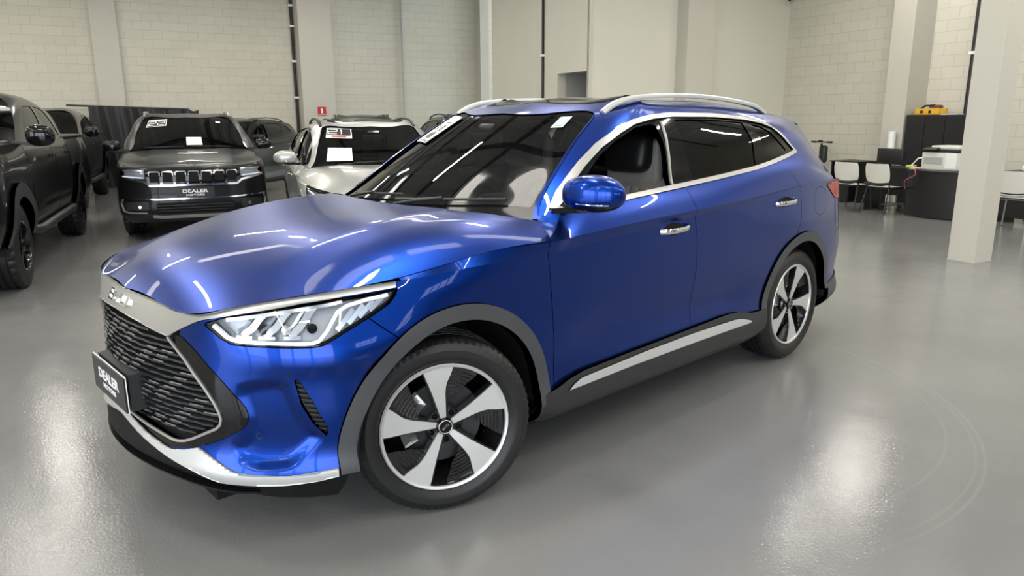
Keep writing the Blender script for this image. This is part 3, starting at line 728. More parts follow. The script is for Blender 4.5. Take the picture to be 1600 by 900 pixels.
# --- bumper skin
b = q_below(NOSE, CRESTLOW, .003); b = q_above(b, LIPTOP, .001); b = q_out(b, HLAMP, .003); b = q_out(b, gloss_s, .001)
b = b.clip(-sd_poly(qz(b.V), [(-.1, 1), (-.1, .3), (.470, .406), (.52, .47), (.57, .55), (.45, .76), (.427, .812), (.43, .83)])); b = q_out(b, VENT, .001)
b = b.clip(arch_d(b.V, 0, RF_OUT)-GAP); b = b.clip(-fender_line_q(b)-GAP)
pmesh('front_bumper', b.rim(.012).both(), BLUE, hero)
# --- silver nose crest with strips running out over the lamps
c = q_above(NOSE, CRESTLOW).clip(1.118-qz(q_above(NOSE, CRESTLOW).V)[:, 0]); c = c.clip(c.V[:, 0]-.19)
CR = c.off(.004).rim(.012).both().weld()
crest = pmesh('nose_crest', CR, SATIN, hero, 'satin silver nose crest')
# --- lower silver lip, black valance below
l = q_below(q_above(NOSE, LIPBOT), LIPTOP); l = l.clip(arch_d(l.V, 0, RF_OUT)-.006)
pmesh('bumper_lip', l.off(.006).rim(.014).both().weld(), SATINP, hero, 'silver lower bumper lip')
v = q_below(NOSE, LIPBOT); v = v.clip(arch_d(v.V, 0, RF_OUT-.03))
pmesh('front_valance', v.off(-.012).rim(.02).both().weld(), DARKVOID, hero, 'black lower valance')
s_pts = []
for t in np.linspace(-1, 1, 41):
    y = t*.69; s_pts.append((.938-.40*y*y-.05*abs(t)**10, y, .290-.035*abs(t)**3+.012*abs(t)**10))
bm = bmesh.new(); sweep(bm, s_pts, [(-.020, -.012), (.020, -.014), (.024, -.004), (-.020, .006)], (0, 0, 1)); bobj('splitter', bm, BLACKGLOSS, hero, smooth=40)
# --- gloss black cheeks beside the grille
g = q_in(NOSE, gloss_s, .001); g = q_out(g, grille_s); g = q_above(g, LIPTOP, .001)
g2 = NOSE.clip(sd_poly(qz(NOSE.V), [(-.2, .46), (-.2, .3), (.351, .379), (.414, .390), (.468, .408), (.545, .47), (.40, .415), (.27, .43)])); g2 = q_above(g2, LIPTOP, .001); g2 = q_out(g2, grille_s); g2 = q_out(g2, gloss_s)
pmesh('grille_surround', Patch.join([g.off(.002).rim(.02), g2.off(-.004).rim(.02)]).both(), BLACKGLOSS, hero, 'gloss black grille surround')
# --- grille: dark backing, chrome outline, wavy slats
gb = q_in(NOSE, grille_s+[(0, .828)]); gb = q_below(gb, CRESTLOW)
grille = pmesh('grille', gb.off(-.045).both().weld(), DARKVOID, hero)
def nose_pt(q, z, off=0.0, _c={}):
    """point on the nose surface at bearing q and height z"""
    if 'k' not in _c:
        m = (LP.V[:, 0] > .1); _c['V'], _c['N'], _c['q'] = LP.V[m], LP.N[m], qz(LP.V[m]); _c['k'] = 1
    d = ((_c['q']-np.array((abs(q), z)))**2).sum(1); i = np.argpartition(d, 6)[:6]; w = 1/(d[i]+1e-6); w /= w.sum()
    A = np.c_[np.ones(6), _c['q'][i]-np.array((abs(q), z))]; W_ = np.diag(np.sqrt(w))
    co = np.linalg.lstsq(W_@A, W_@_c['V'][i], rcond=None)[0][0]; n = (_c['N'][i]*w[:, None]).sum(0); n /= np.linalg.norm(n)
    p = co+n*off; sg = -1 if q < 0 else 1
    return Vector((p[0], p[1]*sg, p[2])), Vector((n[0], n[1]*sg, n[2]))
right_half = [(-a, b_) for a, b_ in GRILLE[::-1]]
outline = right_half[1:]+[(a, b_) for a, b_ in GRILLE]
outline = outline[::1]
bm = bmesh.new()
op = []
OL = GRILLE[::-1]; chain = [(-a, b_) for a, b_ in GRILLE]+OL[1:]
dense = []
for (a0, b0), (a1, b1) in zip(chain, chain[1:]):
    for k in range(4): dense.append((a0+(a1-a0)*k/4, b0+(b1-b0)*k/4))
dense.append(chain[-1])
pn = [nose_pt(a, b_, .004) for a, b_ in dense]
sweep(bm, [p for p, _ in pn], [(-.0045, -.004), (.0045, -.004), (.0045, .003), (-.0045, .003)], [n for _, n in pn]); bobj('grille_outline', bm, SATIN, grille, smooth=50, label='thin silver grille outline')
SLAT = mat('grille_slat_black', (.018, .02, .024), .22, coat=.6)
bm = bmesh.new(); nrow = 17
for r in range(nrow):
    z0 = .452+(.800-.452)*r/(nrow-1)
    qs = np.linspace(-.60, .60, 97)
    ins = sd_poly(np.c_[np.abs(qs), z0+.030*np.abs(qs)*0+0*qs], GRILLE+[(-.05, .446), (-.05, .828), (0, .828)]) > .006
    run = []
    for a, okk in list(zip(qs, ins))+[(None, False)]:
        if okk: run.append(a)
        elif run:
            if len(run) > 3:
                P_ = [nose_pt(a_, z0, -.012+.0022*math.sin(a_*70+r*2.4)) for a_ in run]
                sweep(bm, [p for p, _ in P_], [(-.0055, -.012), (.0035, -.012), (.0055, .0035), (-.0035, .0055)], [n for _, n in P_])
            run = []
nslat = len(bm.faces)
# bright dashes standing on the slats
rr = random.Random(3)
for r in range(nrow-1):
    z0 = .452+(.800-.452)*(r+.22)/(nrow-1); q = -.55+.03*(r % 3)
    while q < .56:
        ln = .055
        ok = sd_poly(np.array([(abs(q), z0), (abs(q+ln), z0)]), GRILLE+[(-.05, .446), (-.05, .828), (0, .828)]).min() > .012
        if ok and (r+int(q*40)) % 2 == 0:
            P_ = [nose_pt(q+ln*t, z0, -.008) for t in (0, .33, .66, 1)]
            sweep(bm, [p for p, _ in P_], [(-.0014, -.002), (.0014, -.002), (.0014, .0015), (-.0014, .0015)], [n for _, n in P_])
        q += .085
bm.faces.ensure_lookup_table()
for f in bm.faces[nslat:]: f.material_index = 1
bobj('slats', bm, [SLAT, SATIN], grille, smooth=50, label='black wavy slats with bright dashes')
# --- number plate block, plate and lettering
pb = thing('plate_mount', None, None); pb.parent = hero
bm = newbox(.885, .952, -.195, .200, .476, .618)
bobj('mount_block', bm, BLACKPLASTIC, pb, bevel=.012, smooth=35)
bm = newbox(.950, .964, -.15, .15, .50, .59); bobj('mount_bracket', bm, DARKVOID, pb)
PLATEBLACK = mat('plate_black', (.010, .010, .011), .3)
bm = newbox(.966, .972, -.212, .206, .476, .612); plate = bobj('number_plate', bm, PLATEBLACK, pb, bevel=.002)
bm = newbox(.9630, .9655, -.214, .211, .474, .6165); bobj('plate_edge', bm, WHITEPAPER, plate, label='white edge behind the black plate')
PM = frame3((.9725, -.002, .556), (0, 1, 0), (0, 0, 1))
text('plate_lettering', 'DEALER', .056, LETTERWHITE, plate, PM, .0006, 1.32, bold=.0016)
text('plate_lettering', 'MOTORS', .027, LETTERWHITE, plate, frame3((.9725, 0, .513), (0, 1, 0), (0, 0, 1)), .0006, 1.5, bold=.0006)
# --- raised maker's letters on the crest: three squared loops
def crest_stroke(bm, pts, r=.0034):
    P_ = []
    for i, (a, h) in enumerate(pts): P_.append(nose_pt(a, h, .0085))
    sweep(bm, [p for p, _ in P_], [(-r, -.004), (r, -.004), (r, .004), (-r, .004)], [n for _, n in P_])
def dens(pts, k=4):
    o = []
    for (a0, b0), (a1, b1) in zip(pts, pts[1:]):
        for t in range(k): o.append((a0+(a1-a0)*t/k, b0+(b1-b0)*t/k))
    return o+[pts[-1]]
bm = bmesh.new(); zc = .868; h = .017; e = .105
mk = lambda L: crest_stroke(bm, dens([(a, zc+z_) for a, z_ in L]))
mk([(-e+.002, h), (-.055, h), (-.047, h-.005), (-.047, .004), (-.053, 0)]); mk([(-e+.010, 0), (-.053, 0)]); mk([(-.053, 0), (-.043, -.006), (-.043, -h+.004), (-.051, -h), (-e+.002, -h)]); mk([(-e+.002, -h), (-e+.002, h)])
mk([(-.030, h), (-.022, .004), (-.012, 0), (.012, 0), (.022, .004), (.030, h)]); mk([(0, 0), (0, -h)])
mk([(.045, h), (.092, h), (.103, h-.008), (.103, -h+.008), (.092, -h), (.045, -h), (.045, h)])
bobj('maker_letters', bm, CHROME, crest, smooth=30, label='raised chrome letters on the crest')
# --- headlamps
CLEARP = mat('lamp_white_bar', (.9, .92, .95), .25, emit=(.86, .93, 1.0), es=.35)
LAMPIN = mat('lamp_inner_silver', (.62, .66, .72), .20, metal=.85)
LAMPDK = mat('lamp_inner_grey', (.45, .46, .49), .35, metal=.3)
def make_lamp(sg):
    mir = (lambda P: P) if sg > 0 else (lambda P: P.mirror())
    hz = q_in(NOSE, HLAMP, .0005)
    lamp = pmesh('headlamp', mir(hz.off(-.055).rim(-.052)), LAMPDK, hero)
    P = lambda q, z, o=0.0: nose_pt(sg*q, z, o)
    def bar(name, path, w, off, m, th=.012, k=5):
        bm = bmesh.new(); L = [P(a, z_, off) for a, z_ in dens(path, k)]
        sweep(bm, [p for p, _ in L], [(-w, -th), (w, -th), (w, 0), (-w, 0)], [n for _, n in L]); return bobj(name, bm, m, lamp, smooth=50)
    # running light: along the bottom, up the diagonal and back along the upper rear edge
    bar('running_light', [(.555, .857), (.600, .820), (.630, .812), (.74, .808), (.850, .802), (.872, .808), (.895, .838), (.925, .895), (.955, .912), (1.02, .925), (1.092, .932)], .0062, -.012, CLEARP)
    bar('upper_bezel', [(.60, .880), (.70, .897), (.80, .911), (.90, .921), (.94, .926)], .006, -.014, LAMPIN)
    # stepped reflectors with dark projector barrels between
    for k, q0 in enumerate((.655, .725, .800)):
        bm = bmesh.new()
        for (a0, z0, a1, z1, w) in ((q0+.056, .900+.009*k, q0-.008, .826, .0150), (q0+.030, .895+.009*k, q0-.030, .834, .0065)):
            L = [P(a0+(a1-a0)*t, z0+(z1-z0)*t+(.004*math.sin(t*9)), -.022-.006*t) for t in np.linspace(0, 1, 9)]
            sweep(bm, [p for p, _ in L], [(-w, -.010), (w, -.010), (w*.8, 0), (-w*.8, .003)], [n for _, n in L])
        L = [P(q0-.030+.05*t, .824, -.022) for t in np.linspace(0, 1, 5)]
        sweep(bm, [p for p, _ in L], [(-.006, -.01), (.006, -.01), (.006, 0), (-.006, 0)], [n for _, n in L])
        bobj('reflector', bm, CLEARP if k == 9 else LAMPIN, lamp, smooth=40)
        bm = bmesh.new(); p, n = P(q0+.052, .852, -.045); cyl(bm, p, p+n*.018, .017, 20); bobj('projector', bm, BLACKGLOSS, lamp, smooth=40)
    # sloping fins of the turn signal
    bm = bmesh.new()
    for k in range(4):
        a0, a1 = .925+.034*k, .975+.034*k; z0 = .838+.017*k; z1 = z0+.062-.007*k
        L = [P(a0+(a1-a0)*t, z0+(z1-z0)*t, -.020) for t in np.linspace(0, 1, 6)]
        sweep(bm, [p for p, _ in L], [(-.0085, -.010), (.0085, -.010), (.0085, 0), (-.0085, .003)], [n for _, n in L])
    bobj('turn_signal_fins', bm, LAMPIN, lamp, smooth=40)
    pmesh('lamp_lens', mir(q_in(NOSE, HLAMP, .001).off(.0015)), LENS, lamp)
for sg in (1, -1): make_lamp(sg)
# --- air curtains and parking sensors
def both_sides(fn):
    for sg in (1, -1): fn(sg)
def vent(sg):
    P = q_in(NOSE, VENT).off(-.022).rim(-.022); o = pmesh('air_curtain', P if sg > 0 else P.mirror(), BLACKPLASTIC, hero)
    bm = bmesh.new()
    for t in np.linspace(.08, .92, 10):
        a0, z0 = .803+(.876-.803)*t-.005, .680-(.680-.480)*t; L = [nose_pt(sg*(a0-.012+.03*k), z0-.006*k, -.006) for k in (0, .5, 1)]
        sweep(bm, [p for p, _ in L], [(-.002, -.012), (.002, -.012), (.002, 0), (-.002, 0)], [n for _, n in L])
    bobj('vent_ribs', bm, BLACKPLASTIC, o, smooth=40)
both_sides(vent)
for q in (.676, -.676):
    p, n = nose_pt(q, .473, .001); bm = bmesh.new(); cyl(bm, p-n*.01, p+n*.002, .011, 20); o = bobj('parking_sensor', bm, BLUE, hero, smooth=40)
    bm = bmesh.new(); M = frame3(p+n*.0015, n.orthogonal(), n.cross(n.orthogonal())); t_ = [M @ Vector((.0118*math.cos(a), .0118*math.sin(a), 0)) for a in np.linspace(0, 2*PI, 25)]; tube(bm, t_, .0009, 6); bobj('sensor_ring', bm, BLACKPLASTIC, o)
# --- bonnet
hoodpoly = [tuple(p[:2]) for p in curve_pts(UPC[:9], 60)]+[(-.50, .945), (-.535, .885)]+COWL
hoodpoly = hoodpoly+[(x, -y) for x, y in hoodpoly[::-1] if y > 1e-6]
h = HP.clip(sd_poly(HP.V[:, :2], hoodpoly)-.0025)
pmesh('bonnet', h.rim(.02), BLUE, hero)
# --- front wings, doors, rear wings
def side_parts(sg):
    mir = (lambda P: P) if sg > 0 else (lambda P: P.mirror())
    low = no_arch(SIDE); low = above(low, BODYLOW, .001)
    w = cut_x(low, -1, .5); w = w.clip(fender_line_q(w)-GAP); w = q_out(w, HLAMP, .003); w = between(w, None, DOORA)
    wk = between(cut_x(KP, -1, .21), None, DOORA)
    pmesh('front_wing', mir(Patch.join([w, wk]).weld(2e-5) if False else Patch.join([w.rim(.012), wk])), BLUE, hero)
    up = x_out(UPp, DLOOUT, -.002); mid = up.clip(1.40-up.V[:, 2]); 
    belt = np.array(sorted([(x, z) for x, z in DLOOUT[15:]]))
    mid = mid.clip(np.interp(mid.V[:, 0], belt[:, 0], belt[:, 1])+.004-mid.V[:, 2])
    for name, a, bb in (('front_door', DOORA, DOORB), ('rear_door', DOORB, DOORC)):
        m_ = between(mid, a, bb)
        if name == 'front_door': m_ = m_.clip(m_.V[:, 1]-.80-.9*np.maximum(-.66-m_.V[:, 0], -1)*0-(m_.V[:, 2]-1.10)*.0)
        pm = Patch.join([between(low, a, bb).rim(.012), between(KP, a, bb), m_])
        d = pmesh(name, mir(pm), BLUE, hero)
        hx = -1.372 if name == 'front_door' else -2.492
        hz = .998 if name == 'front_door' else 1.043
        # handle: bowed chrome grip over a dark cup
        bm = bmesh.new(); L = []
        for t in np.linspace(-1, 1, 17): L.append((hx+.118*t, sg*(.940+.048*(1-t**4)), hz+.005*-t))
        sweep(bm, L, [(.013*math.cos(a_)*(1+.15*math.sin(a_)), .0065*math.sin(a_)) for a_ in np.linspace(0, 2*PI, 15)[:-1]], (0, sg, 0)); hd = bobj('door_handle', bm, CHROME, d, smooth=45, label='chrome door handle')
        bm = bmesh.new(); ell = [(hx+.005+.078*math.cos(a_), hz+.030*math.sin(a_)) for a_ in np.linspace(0, 2*PI, 33)[:-1]]
        prism(bm, ell, .940, .9535, lambda a_, b_, h_: (a_, sg*h_, b_)); bobj('handle_recess', bm, DARKVOID, hd, smooth=40)
    # rear wing with the D pillar and the roof side as one skin
    qd = between(low, DOORC, None); qd = qd.clip(qd.V[:, 2]-np.interp(qd.V[:, 0], [-4, -3.55, -3.30, -3.15], [.80, .80, .78, .45])-GAP); qd = qd.clip(qd.V[:, 1]-.60)
    qd = x_out(qd, TLAMP, .002)
    if sg > 0:
        fo = [(-2.985+.098*math.copysign(abs(math.cos(a_))**.75, math.cos(a_)), 1.012+.088*math.copysign(abs(math.sin(a_))**.75, math.sin(a_))) for a_ in np.linspace(0, 2*PI, 41)[:-1]]
        flap = x_in(qd, fo, .0012); qd = x_out(qd, fo, .0012); pmesh('fuel_flap', flap.rim(.010), BLUE, hero)
    qk = between(KP, DOORC, None).clip(between(KP, DOORC, None).V[:, 1]-.60)
    uq = x_out(UPp, DLOOUT, 0)
    u1 = uq.clip(uq.V[:, 0]+2.82); u1 = u1.clip(np.interp(u1.V[:, 0], belt[:, 0], belt[:, 1])-.002-u1.V[:, 2]); u2 = uq.clip(-2.82-uq.V[:, 0]); u2 = u2.clip(u2.V[:, 1]-.50)
    uq1 = between(Patch.join([u1, u2]), DOORC, None)
    pmesh('rear_wing', mir(Patch.join([qd.rim(.012), qk, uq1])), BLUE, hero)
    # fuel flap line on the left only
    # cladding: arches and sill
    for cx, ro, ri in ((0, RF_OUT, RF_IN), (-2.765, RR_OUT, RR_IN)):
        a_ = SIDE if cx < 0 else LP; a_ = cut_x(a_, cx-.56, cx+.56); a_ = a_.clip(ro-arch_d(a_.V, cx, ro)-ro); a_ = a_.clip(arch_d(a_.V, cx, ri))
        lowz = (.34 if cx == 0 else .40)
        zc_ = np.where(a_.V[:, 0] > cx, .325 if cx == 0 else .385, .330 if cx == 0 else .40); a_ = a_.clip(a_.V[:, 2]-zc_)
        pmesh('arch_trim', mir(a_.off(.010).rim(.05)), CLADDING, hero, 'grey plastic wheel arch trim')
    sl = cut_x(LP, -2.42, -.40); L_ = np.array(sorted(BODYLOW)); sl = sl.clip(np.interp(sl.V[:, 0], L_[:, 0], L_[:, 1])-sl.V[:, 2]); sl = sl.clip(arch_d(sl.V, 0, RF_IN)); sl = sl.clip(arch_d(sl.V, -2.765, RR_IN))
    fl = .020*smooth01((-.40-sl.V[:, 0])/.16)*smooth01((sl.V[:, 0]+2.42)/.2)+.004
    sill = pmesh('sill_cladding', mir(sl.off(fl).rim(.03)), BLACKPLASTIC, hero, 'black plastic sill cladding')
    st = x_in(cut_x(LP, -2.3, -.45), STRIP); pmesh('sill_strip', mir(st.off(.032).rim(.012)), SATINP, sill, 'silver strip along the sill')
TLAMP = [(-3.10, 1.108), (-3.30, 1.123), (-3.60, 1.112), (-3.9, 1.112), (-3.9, .985), (-3.50, .985), (-3.43, .995), (-3.27, 1.010)]
for sg in (1, -1): side_parts(sg)
# --- tail: bumper, lamps, tailgate
tb = TAILP.clip(np.interp(TAILP.V[:, 0], [-4, -3.55, -3.30, -3.15], [.80, .80, .78, .45])-TAILP.V[:, 2]-GAP); tb = tb.clip(arch_d(tb.V, -2.765, RR_OUT)-GAP); tbl = tb
tb = tb.clip(tb.V[:, 2]-np.interp(tb.V[:, 0], [-3.6, -3.2, -2.9], [.47, .42, .36]))
pmesh('rear_bumper', tb.rim(.012).both().weld(), BLUE, hero)
tbl = tbl.clip(np.interp(tbl.V[:, 0], [-3.6, -3.2, -2.9], [.47, .42, .36])-tbl.V[:, 2])
pmesh('rear_valance', tbl.off(.006).rim(.02).both().weld(), CLADDING, hero)
TAILRED = mat('tail_lamp_red', (.36, .008, .012), .15, spec=.4)
tl = x_in(TAILP, TLAMP).off(.004).rim(.012)
pmesh('tail_lamp', tl.both().weld(), TAILRED, hero, 'red full-width tail lamp')
tg = TAILP.clip(.60-TAILP.V[:, 1]); tg = tg.clip(-3.2-tg.V[:, 0]); tg = tg.clip(tg.V[:, 2]-.80-GAP); tg = x_out(tg, TLAMP, .001)
edge = UG[-1]; ed2 = edge[edge[:, 2] > 1.115]
k_ = np.linspace(-1, 1, 25)
rows_ = np.stack([np.stack([np.full(25, e_[0])-.10*(1-k_**2)*min(1, (1.56-e_[2])/.12)*.6, e_[1]*k_, np.full(25, e_[2])+0*k_], 1) for e_ in ed2 if e_[1] > .50], 0)
RG = Patch.grid(rows_.transpose(0, 1, 2), flip=True)
pmesh('tailgate', Patch.join([tg.both().weld(), RG.clip(1.165-RG.V[:, 2])]), BLUE, hero)
pmesh('rear_window', RG.clip(RG.V[:, 2]-1.165), TINT, hero)
# --- roof skin with A pillars; glass roof; rails
ur = x_out(UPp, DLOOUT, 0); beltz_all = np.array(sorted([(x, z) for x, z in DLOOUT[15:]]))
uf = ur.clip(ur.V[:, 0]+2.82); top = uf.V[:, 2]-np.interp(uf.V[:, 0], beltz_all[:, 0], beltz_all[:, 1])-.002
front_foot = uf.V[:, 2]-np.interp(uf.V[:, 0], [-.80, -.66, -.57, -.40], [1.14, 1.128, 1.090, 1.085])
uf = uf.clip(np.where(uf.V[:, 0] > -1.0, front_foot, top)); ub = ur.clip(-2.82-ur.V[:, 0]); ub = ub.clip(.50-ub.V[:, 1])
roof = Patch.join([uf, ub])
SUNR = [(-1.33, 0), (-1.33, .40), (-1.40, .47), (-2.55, .47), (-2.62, .40), (-2.62, 0)]
SUNR = SUNR+[(x, -y) for x, y in SUNR[::-1]][1:-1]
sr = roof.clip(roof.V[:, 2]-1.5).clip(sd_poly(roof.clip(roof.V[:, 2]-1.5).V[:, :2], SUNR))
roof = roof.clip(np.where(roof.V[:, 2] > 1.5, -sd_poly(roof.V[:, :2], SUNR)-.001, 1.0))
pmesh('roof_panel', roof.both().weld().rim(.014), BLUE, hero)
pmesh('glass_roof', sr.off(.002).both().weld(), BLACKGLOSS, hero, 'black panoramic glass roof')
def spoil():
    bm = bmesh.new(); ys = np.linspace(-.52, .52, 21)
    L = [(-3.40+.10*(abs(y)/.52)**2, y, 1.512-.03*(y/.52)**2) for y in ys]
    sweep(bm, L, [(-.09, -.002), (.10, -.022), (.10, .000), (-.06, .014)], (0, 0, 1)); bobj('roof_spoiler', bm, BLUE, hero, smooth=50)
spoil()
def rail(sg):
    P_ = [(-1.245, .575, 1.556), (-1.31, .575, 1.590), (-1.42, .578, 1.622), (-1.60, .58, 1.640), (-1.9, .58, 1.650), (-2.3, .578, 1.641), (-2.6, .572, 1.618), (-2.78, .566, 1.590), (-2.88, .562, 1.556)]
    L = [tuple(p) for p in curve_pts(P_, 40)]; bm = bmesh.new()
    sweep(bm, [(x, sg*y, z) for x, y, z in L], [(-.016, -.010), (.016, -.010), (.018, .004), (.010, .014), (-.010, .014), (-.018, .004)], (0, 0, 1)); bobj('roof_rail', bm, SATINP, hero, smooth=50, label='silver roof rail')
both_sides(rail)
# --- side glass, chrome window surround, black pillars
def glazing(sg):
    mir = (lambda P: P) if sg > 0 else (lambda P: P.mirror())
    tr = x_in(UPp, DLOOUT); tr = tr.clip(.021-sd_poly(tr.V[:, [0, 2]], DLOOUT)); pmesh('window_trim', mir(tr.off(.005).rim(.012)), SATIN, hero, 'chrome window surround')
    inn = x_in(UPp, DLOOUT, .0205); pl = inn
    for w in (WIN1, WIN2, WIN3): pl = x_out(pl, w)
    pmesh('pillar_trim', mir(pl.off(-.003).rim(.03)), BLACKGLOSS, hero, 'black door pillar trim')
    if sg < 0: pmesh('front_door_glass', mir(x_in(UPp, WIN1, -.004).off(-.012)), CLEAR, hero)
    pmesh('rear_door_glass', mir(x_in(UPp, WIN2, -.004).off(-.008)), TINT, hero)
    pmesh('quarter_glass', mir(x_in(UPp, WIN3, -.004).off(-.008)), TINT, hero)
    # bright edges of the door frames at the B pillar
    bm = bmesh.new(); 
    for x0, x1 in ((-1.545, -1.447),):
        L = []
        for t in np.linspace(0, 1, 12):
            x, z = x0+(x1-x0)*t+.03*t*(1-t), 1.512+(1.198-1.512)*t
            d_ = (UPp.V[:, 0]-x)**2+(UPp.V[:, 2]-z)**2+np.where(UPp.V[:, 1] < .4, 9, 0); i = d_.argmin(); L.append((x, sg*(UPp.V[i, 1]+.002), z))
        sweep(bm, L, [(-.007, -.004), (.007, -.004), (.007, .004), (-.007, .004)], (0, sg, 0))
    bobj('door_frame_trim', bm, SATIN, hero, smooth=40)
both_sides(glazing)
# --- windscreen
E0 = UG[0]; j0 = int(np.abs(E0[:, 2]-1.103).argmin()); j1 = int(((E0[:, 0]+1.19)**2+(E0[:, 1]-.572)**2).argmin())
_side, _head = E0[j0:j1+1], E0[j1:]
ts = np.linspace(0, 1, 60); kk = np.linspace(-1, 1, 90)
_al = np.r_[0, np.cumsum(np.linalg.norm(np.diff(_side, axis=0), axis=1))]; _al /= _al[-1]
S_ = np.stack([np.interp(ts, _al, _side[:, i]) for i in range(3)], 1)
_ce = np.array([(-.345, 0, 1.118), (-.60, 0, 1.285), (-.84, 0, 1.425), tuple(_head[-1])]); C_ = spline_eval([0, .34, .66, 1], _ce, ts)
ys_h = np.abs(kk)*_head[0, 1]; o_ = np.argsort(_head[:, 1]); hx_, hz_ = np.interp(ys_h, _head[o_, 1], _head[o_, 0]), np.interp(ys_h, _head[o_, 1], _head[o_, 2])
wx = (hx_-_head[0, 0])/(_head[-1, 0]-_head[0, 0]); wz = (hz_-_head[0, 2])/(_head[-1, 2]-_head[0, 2])
WG = np.zeros((60, 90, 3))
for i_, t_ in enumerate(ts):
    ax, az = (1-t_)*(1-kk**2)+t_*wx, (1-t_)*(1-kk**2)+t_*wz
    WG[i_, :, 0] = S_[i_, 0]+(C_[i_, 0]-S_[i_, 0])*ax; WG[i_, :, 1] = S_[i_, 1]*kk; WG[i_, :, 2] = S_[i_, 2]+(C_[i_, 2]-S_[i_, 2])*az
WP = Patch.grid(WG, flip=True)
WPN = WP
wt = np.tile(ts[:, None], (1, 90)).ravel(); wk_ = np.abs(np.tile(kk[None], (60, 1))).ravel()
dm = np.minimum(np.minimum(1-wk_-.050, 1-wt-.05), wt-.10)
if (WP.N[:, 2].mean() < 0): WP = Patch(WP.V, -WP.N, WP.F[:, ::-1])
WP = WP.off(-.006)
pil = 1-wk_-.026
W1_ = WP.clip(pil); dm1 = None
screen = pmesh('windscreen', WP.clip(np.minimum(dm, pil)), CLEAR, hero)
pmesh('windscreen_border', WP.clip(-dm).clip(np.full(len(WP.clip(-dm).V), 1.0)) if False else Patch.join([WP.clip(np.minimum(-dm, pil))]), BLACKGLOSS, screen)
_pf = WP.off(.010).clip(-pil)
for sg in (1, -1): pmesh('pillar_face', _pf.clip(_pf.V[:, 1]*sg).rim(.012), BLUE, hero)
def ws_pt(t, k, off=.003):
    i = t*59; a = int(min(58, i)); f = i-a; j = (k+1)/2*89; b_ = int(min(88, j)); g_ = j-b_
    p = (WG[a, b_]*(1-f)*(1-g_)+WG[a+1, b_]*f*(1-g_)+WG[a, b_+1]*(1-f)*g_+WG[a+1, b_+1]*f*g_)
    n = np.cross(WG[a, b_+1]-WG[a, b_], WG[a+1, b_]-WG[a, b_]); n /= np.linalg.norm(n)
    if n[2] < 0: n = -n
    return Vector(p+n*off)
def ws_sheet(name, t0, t1, k0, k1, m, parent, off=.003, label=None):
    n = 8; G = np.array([[ws_pt(t0+(t1-t0)*i/n, k0+(k1-k0)*j/n, off) for j in range(n+1)] for i in range(n+1)]); P = Patch.grid(G)
    if P.N[:, 2].mean() < 0: P = Patch(P.V, -P.N, P.F[:, ::-1])
    return pmesh(name, P.solid(.0015), m, parent, label)
stk = ws_sheet('year_sticker', .60, .95, -.885, -.555, BLACKINK, screen, .003, 'black and white year sticker')
def wsbar(bmx, k0, t0, k1, t1, w, off=.0042):
    L = [ws_pt(t0+(t1-t0)*s_, k0+(k1-k0)*s_, off) for s_ in np.linspace(0, 1, 5)]
    sweep(bmx, L, [(-w, -.0008), (w, -.0008), (w, .0008), (-w, .0008)], (.5, 0, .86))
bm = bmesh.new()
# white frame, header band and the squared digits 2 and 3 (read from in front of the car: 2 on the car's right)
for a in ((-.92, .61, -.61, .61), (-.92, .61, -.92, .94), (-.61, .61, -.61, .94)): wsbar(bm, a[0]+.03, a[1], a[2]+.03, a[3], .004)
for z_ in (.87, .89, .91, .93): wsbar(bm, -.89, z_, -.58, z_, .0085)
def digit(c, segs):
    for a in segs: wsbar(bm, *[v_ if i % 2 else c+v_ for i, v_ in enumerate(a)], .012)
T, Mi, B_ = .835, .735, .64
digit(-.815, [(-.05, T, .05, T), (.05, T, .05, Mi), (.05, Mi, -.05, Mi), (-.05, Mi, -.05, B_), (-.05, B_, .05, B_)])
digit(-.660, [(-.05, T, .05, T), (.05, T, .05, B_), (.05, Mi, -.03, Mi), (-.05, B_, .05, B_)])
bobj('year_digits', bm, WHITEPAPER, stk)
ws_sheet('toll_tag', .80, .925, .70, .79, WHITEPAPER, screen, .003, 'small white tag at the top of the windscreen')
ws_sheet('tag_face', .815, .90, .712, .778, mat('tag_pale_green', (.45, .68, .66), .5), screen, .005)
# wipers
for k0, k1, t0, t1 in ((.02, .80, .045, .12), (-.62, .05, .04, .09)):
    bm = bmesh.new(); L = [ws_pt(t0+(t1-t0)*s_, k0+(k1-k0)*s_, .014) for s_ in np.linspace(0, 1, 14)]; tube(bm, L, .006, 8)
    L2 = [ws_pt(.0, k0+.05, .02), ws_pt(t0*.6, k0+.2, .03), ws_pt((t0+t1)/2, (k0+k1)/2, .024)]; tube(bm, L2, .008, 8); bobj('wiper', bm, BLACKPLASTIC, hero, smooth=40)
# rain-sensor / mirror foot behind the glass
bm = bmesh.new(); rbox(bm, -1.02, .0, 1.485, .12, .10, .04, .015); bobj('mirror_foot', bm, BLACKPLASTIC, hero, smooth=40)
bm = bmesh.new(); rbox(bm, -.98, .0, 1.425, .03, .24, .065, .014); bobj('interior_mirror', bm, BLACKPLASTIC, hero, smooth=40)
